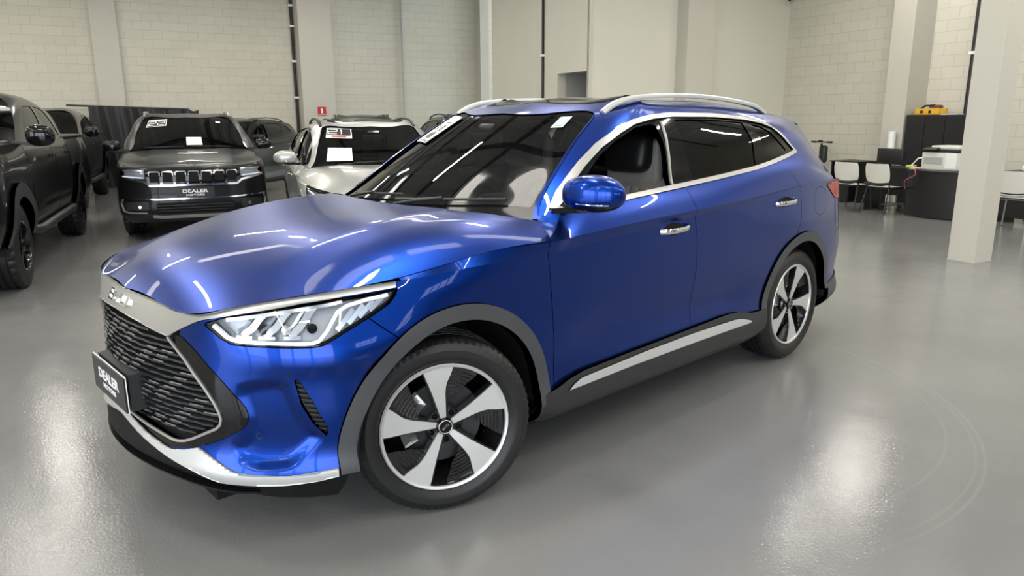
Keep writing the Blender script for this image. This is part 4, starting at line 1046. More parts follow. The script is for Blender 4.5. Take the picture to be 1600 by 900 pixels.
# --- door mirrors
def mirror(sg):
    base = thing('door_mirror', None, None); base.parent = hero
    bm = bmesh.new(); bmesh.ops.create_uvsphere(bm, u_segments=40, v_segments=24, radius=1)
    for v in bm.verts:
        x, y, z = v.co
        sx = .098 if x > 0 else .050
        e_ = 1-.18*max(0, y)**2
        v.co = Vector((sx*math.copysign(abs(x)**.8, x)*e_-.03*y, .128*math.copysign(abs(y)**.85, y), (.082 if z > 0 else .072)*math.copysign(abs(z)**.75, z)*(1-.22*max(0, y)**2)))
    up_, dn = bm, bm.copy()
    M = Matrix.Translation((-.660, sg*1.045, 1.222)) @ Matrix.Diagonal((1, sg, 1, 1))
    for bb, keep, nm, mt in ((up_, 1, 'mirror_cap', BLUE), (dn, -1, 'mirror_foot', BLACKGLOSS)):
        bmesh.ops.bisect_plane(bb, geom=bb.verts[:]+bb.edges[:]+bb.faces[:], plane_co=(0, 0, -.040), plane_no=(.10, 0, 1), clear_inner=keep > 0, clear_outer=keep < 0)
        bmesh.ops.holes_fill(bb, edges=bb.edges[:])
        for v in bb.verts: v.co = M @ v.co
        bobj(nm, bb, mt, base, smooth=50)
    bm = bmesh.new(); sweep(bm, [(-.60, sg*.872, 1.150), (-.625, sg*.93, 1.156), (-.655, sg*1.02, 1.160)], [(-.05, -.010), (.05, -.010), (.04, .012), (-.04, .012)], (0, 0, 1)); bobj('mirror_arm', bm, BLACKGLOSS, base, smooth=40, bevel=.003)
    bm = bmesh.new(); pl = [(-.655, 1.150), (-.80, 1.163), (-.80, 1.235), (-.77, 1.215)]
    ys_ = [.851, .868, .83, .84]
    A_ = [bm.verts.new((x, sg*(y+.010), z)) for (x, z), y in zip(pl, ys_)]; B_2 = [bm.verts.new((x, sg*(y-.02), z)) for (x, z), y in zip(pl, ys_)]
    bm.faces.new(A_); bm.faces.new(B_2[::-1])
    for i in range(4): bm.faces.new((A_[i], B_2[i], B_2[(i+1) % 4], A_[(i+1) % 4]))
    bobj('mirror_base', bm, BLACKGLOSS, base)
    bm = bmesh.new(); t_ = [M @ Vector((.060*math.cos(a)+.0, .118*math.sin(a)*.95, -.032)) for a in np.linspace(-1.35, 1.35, 20)]; t_ = [Vector((p.x+.035, p.y, p.z)) for p in t_]; tube(bm, t_, .004, 8); bobj('mirror_indicator', bm, CHROME, base, smooth=40)
both_sides(mirror)
def fold_mirror(car, ang):
    b_ = [c for c in car.children if c.name.startswith('door_mirror')][1]; piv = Vector((-.70, -.90, 0))
    b_.matrix_local = Matrix.Translation((-.21, .02, -.045)) @ Matrix.Translation(piv) @ Matrix.Rotation(ang, 4, 'Z') @ Matrix.Translation(-piv) if ang else Matrix.Identity(4)
fold_mirror(hero, math.radians(-80))
# --- dark inner shell, floor, wheel housings
sh = LP.off(-.032); sh = sh.clip(arch_d(sh.V, 0, RF_IN+.02)); sh = sh.clip(arch_d(sh.V, -2.765, RR_IN+.02)); sh = q_out(sh, HLAMP, -.004)
ul = UPp.off(-.030); ul = x_out(ul, DLOIN, .005)
pmesh('body_shell', Patch.join([sh.both().weld(), ul.both().weld()]), DARKVOID, hero)
bm = bmesh.new(); fp = [(.80, -.55), (.80, .55), (.50, .56), (-.45, .84), (-2.3, .84), (-3.2, .60), (-3.55, .60), (-3.55, -.60), (-3.2, -.60), (-2.3, -.84), (-.45, -.84), (.50, -.56)]
prism(bm, fp, .20, .24); bobj('floor_pan', bm, DARKVOID, hero)
for cx, ri in ((0, RF_IN), (-2.765, RR_IN)):
    for sg in (1, -1):
        bm = bmesh.new(); pr = []
        R_ = ri+.004
        for a_ in np.linspace(-.03, PI+.03, 40): pr.append((cx+R_*math.cos(a_), .36+R_*math.sin(a_)))
        A = [bm.verts.new((x, sg*.925, z)) for x, z in pr]; Bv = [bm.verts.new((x, sg*.58, z)) for x, z in pr]
        for i in range(len(pr)-1): bm.faces.new((A[i], A[i+1], Bv[i+1], Bv[i]))
        bm.faces.new(Bv); bobj('wheel_housing', bm, DARKVOID, hero)
# --- cabin
def seat(cx, cy, name='front_seat'):
    s = thing(name, None, None); s.parent = hero
    bm = bmesh.new(); rbox(bm, cx+.22, cy, .62, .56, .52, .18, .07, 4); rbox(bm, cx+.02, cy, .92, .20, .50, .58, .08, 4, )
    for v in bm.verts:
        if v.co.z > .68: v.co.x -= (v.co.z-.68)*.34; v.co.y = cy+(v.co.y-cy)*(1-.30*max(0, v.co.z-.85))
    bobj('seat_shell', bm, SEATBEIGE, s, smooth=60, sub=1)
    bm = bmesh.new()
    for k in range(-2, 3): rbox(bm, cx+.125, cy+k*.062, .93, .02, .050, .46, .012, 3)
    for v in bm.verts: v.co.x -= (v.co.z-.68)*.34
    bobj('seat_pleats', bm, SEATBEIGE, s, smooth=60)
    bm = bmesh.new(); rbox(bm, cx-.035, cy, 1.345, .15, .30, .225, .065, 4)
    for v in bm.verts: v.co.x -= (v.co.z-1.24)*.18
    bobj('headrest', bm, SEATBLACK, s, smooth=60, sub=1)
    bm = bmesh.new(); rbox(bm, cx-.10, cy, 1.27, .07, .37, .30, .03, 4); bobj('headrest_wing', bm, SEATBEIGE, s, smooth=60, sub=1)
seat(-1.62, .42); seat(-1.62, -.42)
bm = bmesh.new(); rbox(bm, -2.35, 0, .62, .5, 1.30, .2, .06); rbox(bm, -2.58, 0, .92, .18, 1.30, .56, .07)
for yy in (-.4, 0, .4): rbox(bm, -2.62, yy, 1.27, .12, .26, .17, .05)
bobj('rear_bench', bm, SEATBLACK, hero, smooth=60)
bm = bmesh.new(); pr = [(-.36, 1.055), (-.55, 1.10), (-.72, 1.115), (-.85, 1.10), (-.93, 1.05), (-.95, .98), (-.88, .86), (-.80, .55), (-.40, .55)]
prism(bm, pr, -.80, .80, lambda a_, b_, h_: (a_, h_, b_)); bobj('dashboard', bm, DASH, hero, smooth=40, bevel=.02, seg=3)
bm = bmesh.new(); rbox(bm, -.80, .42, 1.135, .22, .36, .07, .03); bobj('instrument_hood', bm, DASH, hero, smooth=50)
bm = bmesh.new(); rbox(bm, -.90, 0, 1.10, .02, .30, .18, .008); bobj('centre_screen', bm, BLACKGLOSS, hero, smooth=50)
st = thing('steering_wheel', None, None); st.parent = hero
Ms = Matrix.Translation((-1.06, .42, 1.06)) @ Matrix.Rotation(math.radians(-66), 4, 'Y')
bm = bmesh.new(); tube(bm, [Ms @ Vector((.185*math.cos(a_), .185*math.sin(a_), 0)) for a_ in np.linspace(0, 2*PI, 41)], .016, 10, cap=False); bobj('wheel_ring', bm, SEATBLACK, st, smooth=60)
bm = bmesh.new(); rbox(bm, 0, 0, -.005, .12, .14, .05, .02, 3, Ms); rbox(bm, 0, 0, -.005, .03, .35, .02, .008, 3, Ms); bobj('wheel_hub', bm, DASH, st, smooth=50)

# --- wheels
def make_wheel(parent, spoke0, tyre_r=.361, rim_r=.260, style='hero'):
    """wheel about the local y axis, outer face at y = 0 looking along +y"""
    bm = bmesh.new()
    prof = [(-.015, rim_r-.004), (.004, rim_r+.016), (.010, rim_r+.034), (.008, rim_r+.052), (.0085, rim_r+.056), (.006, rim_r+.060), (-.004, rim_r+.080), (-.014, tyre_r-.013), (-.024, tyre_r-.006), (-.030, tyre_r-.003),
            (-.055, tyre_r-.0005), (-.066, tyre_r), (-.068, tyre_r-.008), (-.077, tyre_r-.008), (-.079, tyre_r), (-.100, tyre_r), (-.102, tyre_r-.008), (-.111, tyre_r-.008), (-.113, tyre_r),
            (-.134, tyre_r), (-.136, tyre_r-.008), (-.145, tyre_r-.008), (-.147, tyre_r), (-.168, tyre_r), (-.170, tyre_r-.008), (-.178, tyre_r-.008), (-.180, tyre_r), (-.215, tyre_r-.003), (-.232, tyre_r-.014), (-.245, rim_r+.06), (-.245, rim_r+.03), (-.23, rim_r)]
    N = 216
    def fn(k, i, r):
        if 7 <= i <= 10 and k % 3 == 0: return r-.0045
        if i in (11, 14, 15, 18, 19, 22, 23, 26) and k % 6 == 0: return r-.0025
        return r
    lathe(bm, prof, N, 'y', fn); w = bobj('wheel', bm, RUBBER, parent, smooth=32, label='black tyre on a two-tone five-spoke alloy wheel')
    bm = bmesh.new(); lathe(bm, [(-.006, rim_r+.001), (.000, rim_r-.004), (-.004, rim_r-.013), (-.010, rim_r-.015)], 96); bobj('rim_lip', bm, MACHINED, w, smooth=40)
    bm = bmesh.new(); lathe(bm, [(-.006, rim_r), (-.010, rim_r-.014), (-.05, rim_r-.022), (-.12, rim_r-.045), (-.22, rim_r-.02)], 96); bobj('rim_barrel', bm, RIMBLACK, w, smooth=40)
    def P2(a, r, t, y):                                              # polar: axis angle a, along r, across t (t > 0 anticlockwise seen from outside)
        c, s = math.cos(a), math.sin(a); X, Z = r*c-t*s, r*s+t*c
        return (-X, y, Z)
    dome = lambda r: -.010-.020*(1-(r/.25))**1.5
    for k in range(5):
        a = math.radians(spoke0+72*k)
        ccw = [(.034, .0115), (.080, .0205), (.13, .0305), (.18, .0425), (.217, .0525), (.2460, .059)]
        cw = [(.2460, -.063), (.227, -.056), (.205, -.045), (.185, -.031), (.165, -.0235), (.139, -.0180), (.09, -.0145), (.034, -.0105)]
        poly = ccw+cw
        bm = bmesh.new()
        ns = 14; rsA = np.linspace(.034, .2460, ns); tA = np.interp(rsA, [p[0] for p in ccw], [p[1] for p in ccw]); tB = np.interp(rsA, [p[0] for p in cw[::-1]], [p[1] for p in cw[::-1]])
        def strip(bm, off, widen, y0f):
            rows = []
            for r, ta, tb_ in zip(rsA, tA+widen, tB-widen): rows.append([bm.verts.new(P2(a, r, ta+(tb_-ta)*j/4, dome(r)+off)) for j in range(5)])
            back = [[bm.verts.new(P2(a, r, ta, y0f(r))), bm.verts.new(P2(a, r, tb_, y0f(r)))] for r, ta, tb_ in zip(rsA, tA+widen, tB-widen)]
            for i in range(ns-1):
                for j in range(4): bm.faces.new((rows[i][j], rows[i+1][j], rows[i+1][j+1], rows[i][j+1]))
                bm.faces.new((rows[i][0], back[i][0], back[i+1][0], rows[i+1][0])); bm.faces.new((rows[i][4], rows[i+1][4], back[i+1][1], back[i][1]))
                bm.faces.new((back[i][0], back[i][1], back[i+1][1], back[i+1][0]))
            for i in (0, ns-1):
                q = rows[i]+[back[i][1], back[i][0]]; bm.faces.new(q if i else q[::-1])
        strip(bm, .001, 0, lambda r: dome(r)-.004); sp = bobj('spoke', bm, MACHINED, w, smooth=30, label='machined silver spoke face')
        bm = bmesh.new(); strip(bm, -.0025, .006, lambda r: dome(r)-.034); bobj('spoke_back', bm, RIMBLACK, sp, smooth=30)
        # black ribbed aero panel on the clockwise side of the spoke
        bm = bmesh.new()
        A0 = []
        for r in np.linspace(.115, .245, 12):
            t0 = float(np.interp(r, rsA, tB)); th0 = math.atan2(t0, r); th1 = th0-math.radians(np.interp(r, [.115, .16, .237], [6, 25, 27]))
            A0.append([(r, th0+(th1-th0)*j/4) for j in range(5)])
        gv = [[bm.verts.new(P2(a, r*math.cos(th), r*math.sin(th), -.026)) for r, th in row] for row in A0]
        for i in range(11):
            for j in range(4): bm.faces.new((gv[i][j], gv[i+1][j], gv[i+1][j+1], gv[i][j+1]))
        for j in range(7):
            r = .135+.0145*j; t0 = float(np.interp(r, rsA, tB)); th0 = math.atan2(t0, r); wd = math.radians(np.interp(r, [.115, .16, .237], [6, 24, 25])); pts_ = [P2(a, r*math.cos(th0-wd*s_)-.05*s_*0, r*math.sin(th0-wd*s_), -.022) for s_ in (0, .33, .66, 1)]
            tube(bm, pts_, .0026, 6)
        bobj('aero_panel', bm, RIMBLACK, sp, smooth=40)
        # thin black web between neighbouring spokes and the wheel bolt
        a2 = a-math.radians(36); bm = bmesh.new()
        lathe(bm, [(-.030, .004), (-.022, .0085), (-.026, .0105), (-.036, .011)], 12)
        for v in bm.verts: c = P2(a2, .057, 0, 0); v.co += Vector((c[0], 0, c[2]))
        bobj('wheel_bolt', bm, BLACKGLOSS, w, smooth=30)
    bm = bmesh.new(); lathe(bm, [(-.033, .001), (-.033, .070), (-.042, .078), (-.09, .080)], 40); bobj('hub_plate', bm, RIMBLACK, w, smooth=30)
    bm = bmesh.new(); lathe(bm, [(-.012, .0005), (-.011, .022), (-.012, .030), (-.020, .0325), (-.036, .033)], 40); cap_ = bobj('hub_cap', bm, BLACKGLOSS, w, smooth=30)
    bm = bmesh.new(); lathe(bm, [(-.0125, .0235), (-.0100, .0265), (-.0125, .0295)], 40); bobj('cap_ring', bm, SATIN, cap_, smooth=50)
    bm = bmesh.new(); lathe(bm, [(-.085, .05), (-.075, .165), (-.095, .165), (-.095, .05)], 48, closed=True); bobj('brake_disc', bm, mat('brake_disc_steel', (.05, .05, .055), .4, metal=.6), w, smooth=30)
    return w
hw = make_wheel(hero, 96)
def caliper(parent, w):
    for ang, wd in ((150, 24), (190, 16)):
        bm = bmesh.new(); A = []
        for t in np.linspace(-wd, wd, 7):
            a = math.radians(ang+t); A.append((-math.cos(a), math.sin(a)))
        for (c, s), (c2, s2) in zip(A, A[1:]):
            vs = [bm.verts.new((c_*r, y, s_*r)) for y in (-.040, -.075) for (c_, s_, r) in ((c, s, .115), (c2, s2, .115), (c2, s2, .172), (c, s, .172))]
            for q in ((0, 1, 2, 3), (7, 6, 5, 4), (0, 4, 5, 1), (1, 5, 6, 2), (2, 6, 7, 3), (3, 7, 4, 0)): bm.faces.new([vs[i] for i in q])
        bmesh.ops.remove_doubles(bm, verts=bm.verts[:], dist=1e-5); bobj('brake_caliper', bm, SATINP, w, smooth=30)
caliper(hero, hw)
text('cap_letters', 'BYD', .013, SATIN, [c for c in hw.children if c.name.startswith('hub_cap')][0], frame3((0, -.0108, 0), (-.75, 0, .66), (.66, 0, .75)), .0006, 1.3)
STEER = math.radians(-22)
w2 = copy_tree(hw, hero); w3 = copy_tree(hw, hero); w4 = copy_tree(hw, hero)
piv = Vector((-.008, .795, .361)); n_ = Vector((-math.sin(STEER), math.cos(STEER), 0)) 
hw.location = piv+n_*.125; hw.rotation_euler = (0, 0, STEER)
w2.location = (-2.765, .915, .361); w2.rotation_euler = (0, math.radians(-30), 0)
w3.location = Vector((-.008, -.795, .361))-n_*.125; w3.rotation_euler = (0, 0, STEER+PI)
w4.location = (-2.765, -.915, .361); w4.rotation_euler = (0, 0, PI)
# ================================================================ cars behind
def repaint(root, swap):
    for o in [root]+list(root.children_recursive):
        for s in o.material_slots:
            m = swap.get(s.material.name) if s.material else None
            if m: s.link = 'OBJECT'; s.material = m

def copied_car(label, loc, yaw, sx, sy, sz, swap, name='suv', drop=()):
    c = copy_tree(hero); c.name = name; c['label'] = label; c.location = (loc[0], loc[1], 0); c.rotation_euler = (0, 0, yaw); c.scale = (sx, sy, sz)
    dead = [ch.name for ch in c.children_recursive if ch.name.split('.')[0] in drop]
    for nm in dead: bpy.data.objects.remove(bpy.data.objects[nm])
    repaint(c, swap); fold_mirror(c, 0.0); return c

GREYP = car_paint('black_metallic_paint', (.0030, .0030, .0035), .0, .3, 1.36, .6)
GRAPH = car_paint('graphite_metallic_paint', (.010, .010, .012), .3, .36, 1.36, .45)
SILVERP = car_paint('silver_metallic_paint', (.42, .42, .40), .55, .34)
OTHER = ('plate_mount', 'mount_block', 'mount_bracket', 'number_plate', 'plate_edge', 'plate_lettering', 'maker_letters', 'year_sticker', 'year_digits', 'toll_tag', 'tag_face', 'cap_letters')
BTRIM = {'satin_silver_trim': BLACKGLOSS, 'silver_painted_trim': BLACKPLASTIC, 'machined_alloy': RIMBLACK, 'beige_leather': SEATBLACK}

def sym_loft(rows, nu, nv, tv=None):
    """half surface from rows [v][u][3] whose ends lie on the centre line"""
    R = np.asarray(rows, float); k = np.array([1, -1, 1.]); m = R.shape[0]//2
    tu0 = np.r_[0, np.cumsum(np.maximum(np.linalg.norm(np.diff(R[m][:, :2], axis=0), axis=1), .04))]
    Rm = np.concatenate([R[:, 2:0:-1]*k, R, R[:, -2:-4:-1]*k], axis=1)
    tu = np.r_[-tu0[2], -tu0[1], tu0, tu0[-1]+(tu0[-1]-tu0[-2]), tu0[-1]+(tu0[-1]-tu0[-3])]
    if tv is None: tv = np.r_[0, np.cumsum(np.maximum(np.linalg.norm(np.diff(R[:, R.shape[1]//2], axis=0), axis=1), .04))]
    A = spline_eval(tu, Rm.transpose(1, 0, 2), np.linspace(0, tu0[-1], nu))
    G = spline_eval(tv, A.transpose(1, 0, 2), np.linspace(0, tv[-1], nv)).transpose(1, 0, 2); G[0, :, 1] = 0; G[-1, :, 1] = 0
    return G
def open_loft(rows, nu, nv):
    """upper body: rows [station][v][3], last row on the centre line"""
    R = np.asarray(rows, float).transpose(1, 0, 2); k = np.array([1, -1, 1.]); R = np.concatenate([R, R[-2:-4:-1]*k], axis=0)
    m = len(R)//2-1; tu = np.r_[0, np.cumsum(np.linalg.norm(np.diff(R[m], axis=0), axis=1))]
    s = len(R[0])//2; tv = np.r_[0, np.cumsum(np.linalg.norm(np.diff(R[:, s], axis=0), axis=1))]; n = len(rows[0])
    A = spline_eval(tu, R.transpose(1, 0, 2), np.linspace(0, tu[-1], nu))
    G = spline_eval(tv, A.transpose(1, 0, 2), np.linspace(0, tv[n-1], nv)).transpose(1, 0, 2); G[:, -1, 1] = 0
    return G
def offset_rows(plan, spec):
    P = np.array(plan, float); n = len(P); Pm = np.r_[[(P[1][0], -P[1][1])], P, [(P[-2][0], -P[-2][1])]]; T = Pm[2:]-Pm[:-2]; N = np.stack([T[:, 1], -T[:, 0]], 1); N /= np.linalg.norm(N, axis=1, keepdims=True)
    out = []
    for z, off in spec:
        zz = z if hasattr(z, '__len__') else [z]*n; oo = off if hasattr(off, '__len__') else [off]*n
        out.append([(P[i][0]+N[i][0]*oo[i], max(0., P[i][1]+N[i][1]*oo[i]) if 0 < i < n-1 else 0., zz[i]) for i in range(n)])
    return out
def screen_from(U0, jz, corner, centre, n=30, m=45):
    """windscreen between the pillar edge, the header edge and a centre curve"""
    j0 = int(np.abs(U0[:, 2]-jz).argmin()); j1 = int(((U0-np.array(corner))**2).sum(1).argmin()); side, head = U0[j0:j1+1], U0[j1:]
    ts, kk = np.linspace(0, 1, n), np.linspace(-1, 1, m); al = np.r_[0, np.cumsum(np.linalg.norm(np.diff(side, axis=0), axis=1))]; al /= al[-1]
    S = np.stack([np.interp(ts, al, side[:, i]) for i in range(3)], 1); C = spline_eval(np.linspace(0, 1, len(centre)+1), np.array(list(centre)+[tuple(head[-1])]), ts)
    G = np.zeros((n, m, 3))
    for i in range(n):
        w = 1-np.abs(kk)**2; G[i, :, 0] = S[i, 0]+(C[i, 0]-S[i, 0])*w; G[i, :, 1] = S[i, 1]*kk; G[i, :, 2] = S[i, 2]+(C[i, 2]-S[i, 2])*w
    P = Patch.grid(G)
    return G, (P if P.N[:, 2].mean() > 0 else Patch(P.V, -P.N, P.F[:, ::-1]))
def car_wheels(root, wb, track, r, steer=0.0, rim=.245, wide=1.0, spokes=6, dark=True, tread=True):
    bm = bmesh.new(); prof = [(-.015, rim-.004), (.004, rim+.016), (.010, rim+.04), (.004, rim+.07), (-.012, r-.014), (-.03, r-.003), (-.06, r), (-.062, r-.010), (-.075, r-.010), (-.077, r), (-.115, r), (-.117, r-.010), (-.130, r-.010), (-.132, r), (-.170, r), (-.172, r-.010), (-.185, r-.010), (-.187, r), (-.22, r-.004), (-.245, r-.02), (-.25, rim+.03), (-.23, rim)]
    fn = (lambda k, i, q: q-(.011 if (4 <= i <= 6 or 17 <= i <= 19) and k % 4 == 0 else 0)) if tread else None
    lathe(bm, [(h*wide, q) for h, q in prof], 120, 'y', fn); w = bobj('wheel', bm, RUBBER, root, smooth=32)
    bm = bmesh.new(); lathe(bm, [(-.004, rim+.001), (.001, rim-.006), (-.008, rim-.016), (-.06, rim-.03), (-.2, rim-.02)], 64); bobj('rim', bm, RIMBLACK, w, smooth=40)
    bm = bmesh.new()
    for k in range(spokes):
        a = 2*PI*k/spokes+.3; c, s = math.cos(a), math.sin(a)
        for dt in (-.013, .013):
            A = [bm.verts.new((c*q-s*(t+dt*f), y, s*q+c*(t+dt*f))) for q, t, y, f in ((.05, -.012, -.02, .6), (.05, .012, -.02, .6), (rim-.012, .014, -.006, 2.0), (rim-.012, -.014, -.006, 2.0))]
            B_ = [bm.verts.new((v.co.x, v.co.y-.03, v.co.z)) for v in A]; bm.faces.new(A); bm.faces.new(B_[::-1])
            for i in range(4): bm.faces.new((A[i], B_[i], B_[(i+1) % 4], A[(i+1) % 4]))
    bobj('spokes', bm, BLACKGLOSS, w)
    bm = bmesh.new(); lathe(bm, [(-.006, .001), (-.006, .045), (-.02, .065), (-.05, .07)], 24); bobj('hub', bm, BLACKGLOSS, w, smooth=40)
    bm = bmesh.new(); lathe(bm, [(-.08, .02), (-.075, rim-.05), (-.10, rim-.05)], 32); bobj('brake_disc', bm, mat('brake_disc_steel'), w, smooth=30)
    pos = [(0, track, 0+steer), (0, -track, PI+steer), (-wb, track, 0), (-wb, -track, PI)]
    for i, (x, y, rz) in enumerate(pos):
        c = w if i == 0 else copy_tree(w, root); c.location = (x, y, r); c.rotation_euler = (0, 0, rz)
def wheel_wells(root, xs, R, zc, y1, y0):
    for cx in xs:
        for sg in (1, -1):
            bm = bmesh.new(); pr = [(cx+R*math.cos(a), zc+R*math.sin(a)) for a in np.linspace(-.05, PI+.05, 24)]
            A = [bm.verts.new((x, sg*y1, z)) for x, z in pr]; B_ = [bm.verts.new((x, sg*y0, z)) for x, z in pr]
            for i in range(len(pr)-1): bm.faces.new((A[i], A[i+1], B_[i+1], B_[i]))
            bm.faces.new(B_); bobj('wheel_housing', bm, DARKVOID, root)
def simple_mirror(root, x, y, z, sg, m, cap=None, s=(.07, .12, .085)):
    b_ = thing('door_mirror', None, None); b_.parent = root
    bm = bmesh.new(); bmesh.ops.create_uvsphere(bm, u_segments=24, v_segments=14, radius=1)
    for v in bm.verts: v.co = Vector((x+s[0]*math.copysign(abs(v.co.x)**.7, v.co.x), sg*y+s[1]*math.copysign(abs(v.co.y)**.75, v.co.y), z+s[2]*math.copysign(abs(v.co.z)**.7, v.co.z)))
    bobj('mirror_shell', bm, cap or m, b_, smooth=60)
    bm = bmesh.new(); sweep(bm, [(x+.03, sg*(y-.24), z-.06), (x, sg*(y-.05), z-s[2]*.85)], [(-.04, -.015), (.04, -.015), (.04, .015), (-.04, .015)], (0, 0, 1)); bobj('mirror_arm', bm, BLACKPLASTIC, b_)

# ---------------------------------------------------------------- graphite off-roader facing the camera
JY = math.radians(-66.5)
jeep = thing('suv', 'graphite SUV facing the camera with slotted chrome grille and year 22 on its windscreen', 'car', (-4.49, 10.41, 0), JY)
JPLAN = [(.935, 0), (.925, .35), (.885, .64), (.79, .83), (.56, .915), (.15, .935), (-.5, .935), (-1.4, .930), (-2.2, .935), (-2.8, .93), (-3.3, .90), (-3.62, .82), (-3.78, .55), (-3.82, 0)]
jn = len(JPLAN); jt = [.955, .955, .962, .978, 1.00, 1.04, 1.09, 1.11, 1.13, 1.15, 1.15, 1.13, 1.12, 1.12]
JR = offset_rows(JPLAN, [(.24, -.10), (.33, -.01), (.50, .012), (.66, .006), (.78, .004), (.90, [-.012]*4+[-.004]*(jn-4)), (jt, [-.055, -.055, -.06, -.055, -.045, -.05, -.05]+[-.045]*(jn-7))])
JG = sym_loft(JR, 260, 46); JP = Patch.grid(JG)
jb = JP.clip(arch_d(JP.V, 0, .47)-0); jb = jb.clip(arch_d(jb.V, -2.79, .42)); jl = jb.clip(.36-jb.V[:, 2]); jb = jb.clip(jb.V[:, 2]-.36)
jside = jb.clip(.25-jb.V[:, 0]); jfront = jb.clip(jb.V[:, 0]-.25)
pmesh('body_side', jside.rim(.01).both(), GRAPH, jeep); bump_j = pmesh('front_bumper', jfront.rim(.01).both().weld(), GRAPH, jeep)
pmesh('lower_cladding', jl.both().weld(), BLACKPLASTIC, jeep)
pmesh('body_shell', JP.off(-.03).both().weld(), DARKVOID, jeep)
JUP = [[(-.42, .87, 1.075), (-.45, .80, 1.115), (-.80, .72, 1.315), (-1.10, .655, 1.475), (-1.25, .61, 1.553), (-1.21, .3, 1.578), (-1.20, 0, 1.583)],
       [(-.60, .885, 1.09), (-.66, .865, 1.15), (-.95, .79, 1.33), (-1.22, .70, 1.50), (-1.38, .63, 1.582), (-1.36, .3, 1.612), (-1.36, 0, 1.620)],
       [(-1.4, .885, 1.11), (-1.4, .868, 1.17), (-1.5, .80, 1.38), (-1.6, .715, 1.55), (-1.65, .635, 1.602), (-1.65, .3, 1.632), (-1.65, 0, 1.638)],
       [(-2.6, .885, 1.14), (-2.6, .868, 1.19), (-2.6, .80, 1.38), (-2.6, .72, 1.545), (-2.6, .63, 1.602), (-2.6, .3, 1.632), (-2.6, 0, 1.638)],
       [(-3.45, .83, 1.14), (-3.5, .80, 1.20), (-3.45, .75, 1.38), (-3.38, .69, 1.52), (-3.36, .60, 1.57), (-3.40, .3, 1.595), (-3.40, 0, 1.60)]]
JU = open_loft(JUP, 90, 70); JUP_ = Patch.grid(JU)
jwin = [(-.85, 1.20), (-1.22, 1.46), (-1.40, 1.535), (-1.7, 1.55), (-3.1, 1.54), (-3.25, 1.22), (-1.4, 1.20)]
pmesh('roof', x_out(JUP_, jwin).both().weld().rim(.012), GRAPH, jeep); [pmesh('side_glass', p_, TINT, jeep) for p_ in (x_in(JUP_, jwin, -.01).off(-.006), x_in(JUP_, jwin, -.01).off(-.006).mirror())]
JSG, JS = screen_from(JU[0], 1.115, (-1.25, .61, 1.553), [(-.30, 0, 1.13), (-.62, 0, 1.31), (-.92, 0, 1.46)])
jscreen = pmesh('windscreen', JS.off(-.004), TINT, jeep)
Jh = [(.86, .0, .950), (.6, 0, 1.010), (.2, 0, 1.075), (-.2, 0, 1.115), (-.42, 0, 1.125), (.80, .55, .955), (.5, .55, 1.02), (0, .55, 1.088), (-.4, .55, 1.122), (.55, .78, .995), (.1, .80, 1.052), (-.4, .80, 1.105)]
je = [tuple(p) for p in JG[:, -1] if p[0] > -.48]; X_ = np.array([je[i] for i in range(0, len(je), 3)]+Jh); X_ = np.concatenate([X_, X_[X_[:, 1] > 1e-6]*np.array([1, -1, 1.])])
jf = tps_fit(X_[:, :2], X_[:, 2], 3e-4); hx2, hy2 = np.meshgrid(np.linspace(-.55, .95, 70), np.linspace(-.97, .97, 90), indexing='ij'); z2 = tps_eval(jf, np.c_[hx2.ravel(), hy2.ravel()]).reshape(hx2.shape)
z2 += .012*smooth01((.56-np.abs(hy2))/.05)*smooth01((.75-hx2)/.1)
jhood = Patch.grid(np.stack([hx2, hy2, z2], 2)); jpoly = [p[:2] for p in je]+[(-.50, .80), (-.36, .4), (-.34, 0)]; jpoly = jpoly+[(x, -y) for x, y in jpoly[::-1]]
jbon = pmesh('bonnet', jhood.clip(sd_poly(jhood.V[:, :2], jpoly)).rim(.02), GRAPH, jeep)
def jfp(y, z, off=0.0):
    m = JP.V[:, 0] > .2; V, N = JP.V[m], JP.N[m]; i = int(((V[:, 1]-abs(y))**2+(V[:, 2]-z)**2).argmin()); sg = -1 if y < 0 else 1
    n = N[i]; x = V[i, 0]-((abs(y)-V[i, 1])*n[1]+(z-V[i, 2])*n[2])/max(n[0], .25)
    n = Vector((n[0], n[1]*sg, n[2])); return Vector((x, y, z))+n*off, n
def jbar(name, pts, w, h, m, parent, off=0.0, k=6):
    bm = bmesh.new(); L = [jfp(a, z_, off) for a, z_ in dens(pts, k)]
    sweep(bm, [p for p, _ in L], [(-w, -h), (w, -h), (w, h), (-w, h)], [n for _, n in L]); return bobj(name, bm, m, parent, smooth=40)
# grille of seven slots
jg = thing('grille', None, None); jg.parent = jeep
def jpanel(name, y0, y1, z0, z1, m, parent, off):
    G = np.array([[jfp(y0+(y1-y0)*i/10, z0+(z1-z0)*j/6, off)[0] for j in range(7)] for i in range(11)]); P = Patch.grid(G)
    if P.N[:, 0].mean() < 0: P = Patch(P.V, -P.N, P.F[:, ::-1])
    return pmesh(name, P.solid(.012), m, parent)
jpanel('grille_panel', -.56, .56, .735, .915, BLACKGLOSS, jg, .004)
for k in range(7):
    yc = -.462+.154*k
    jpanel('slot_mesh', yc-.058, yc+.058, .762, .885, DARKVOID, jg, .007)
    jbar('slot_frame', [(yc-.062, .842), (yc-.062, .876), (yc-.05, .893), (yc+.05, .893), (yc+.062, .876), (yc+.062, .842)], .0065, .006, CHROME, jg, .012, 3)
for k in range(8): jbar('slot_foot', [(-.539+.154*k-.010, .748), (-.539+.154*k+.010, .748)], .010, .006, CHROME, jg, .012, 2) if 0 < k < 7 else None
jbar('chrome_bar', [(-.845, .835), (-.70, .795), (-.585, .775), (-.52, .722), (.52, .722), (.585, .775), (.70, .795), (.845, .835)], .013, .010, CHROME, jeep, .010)
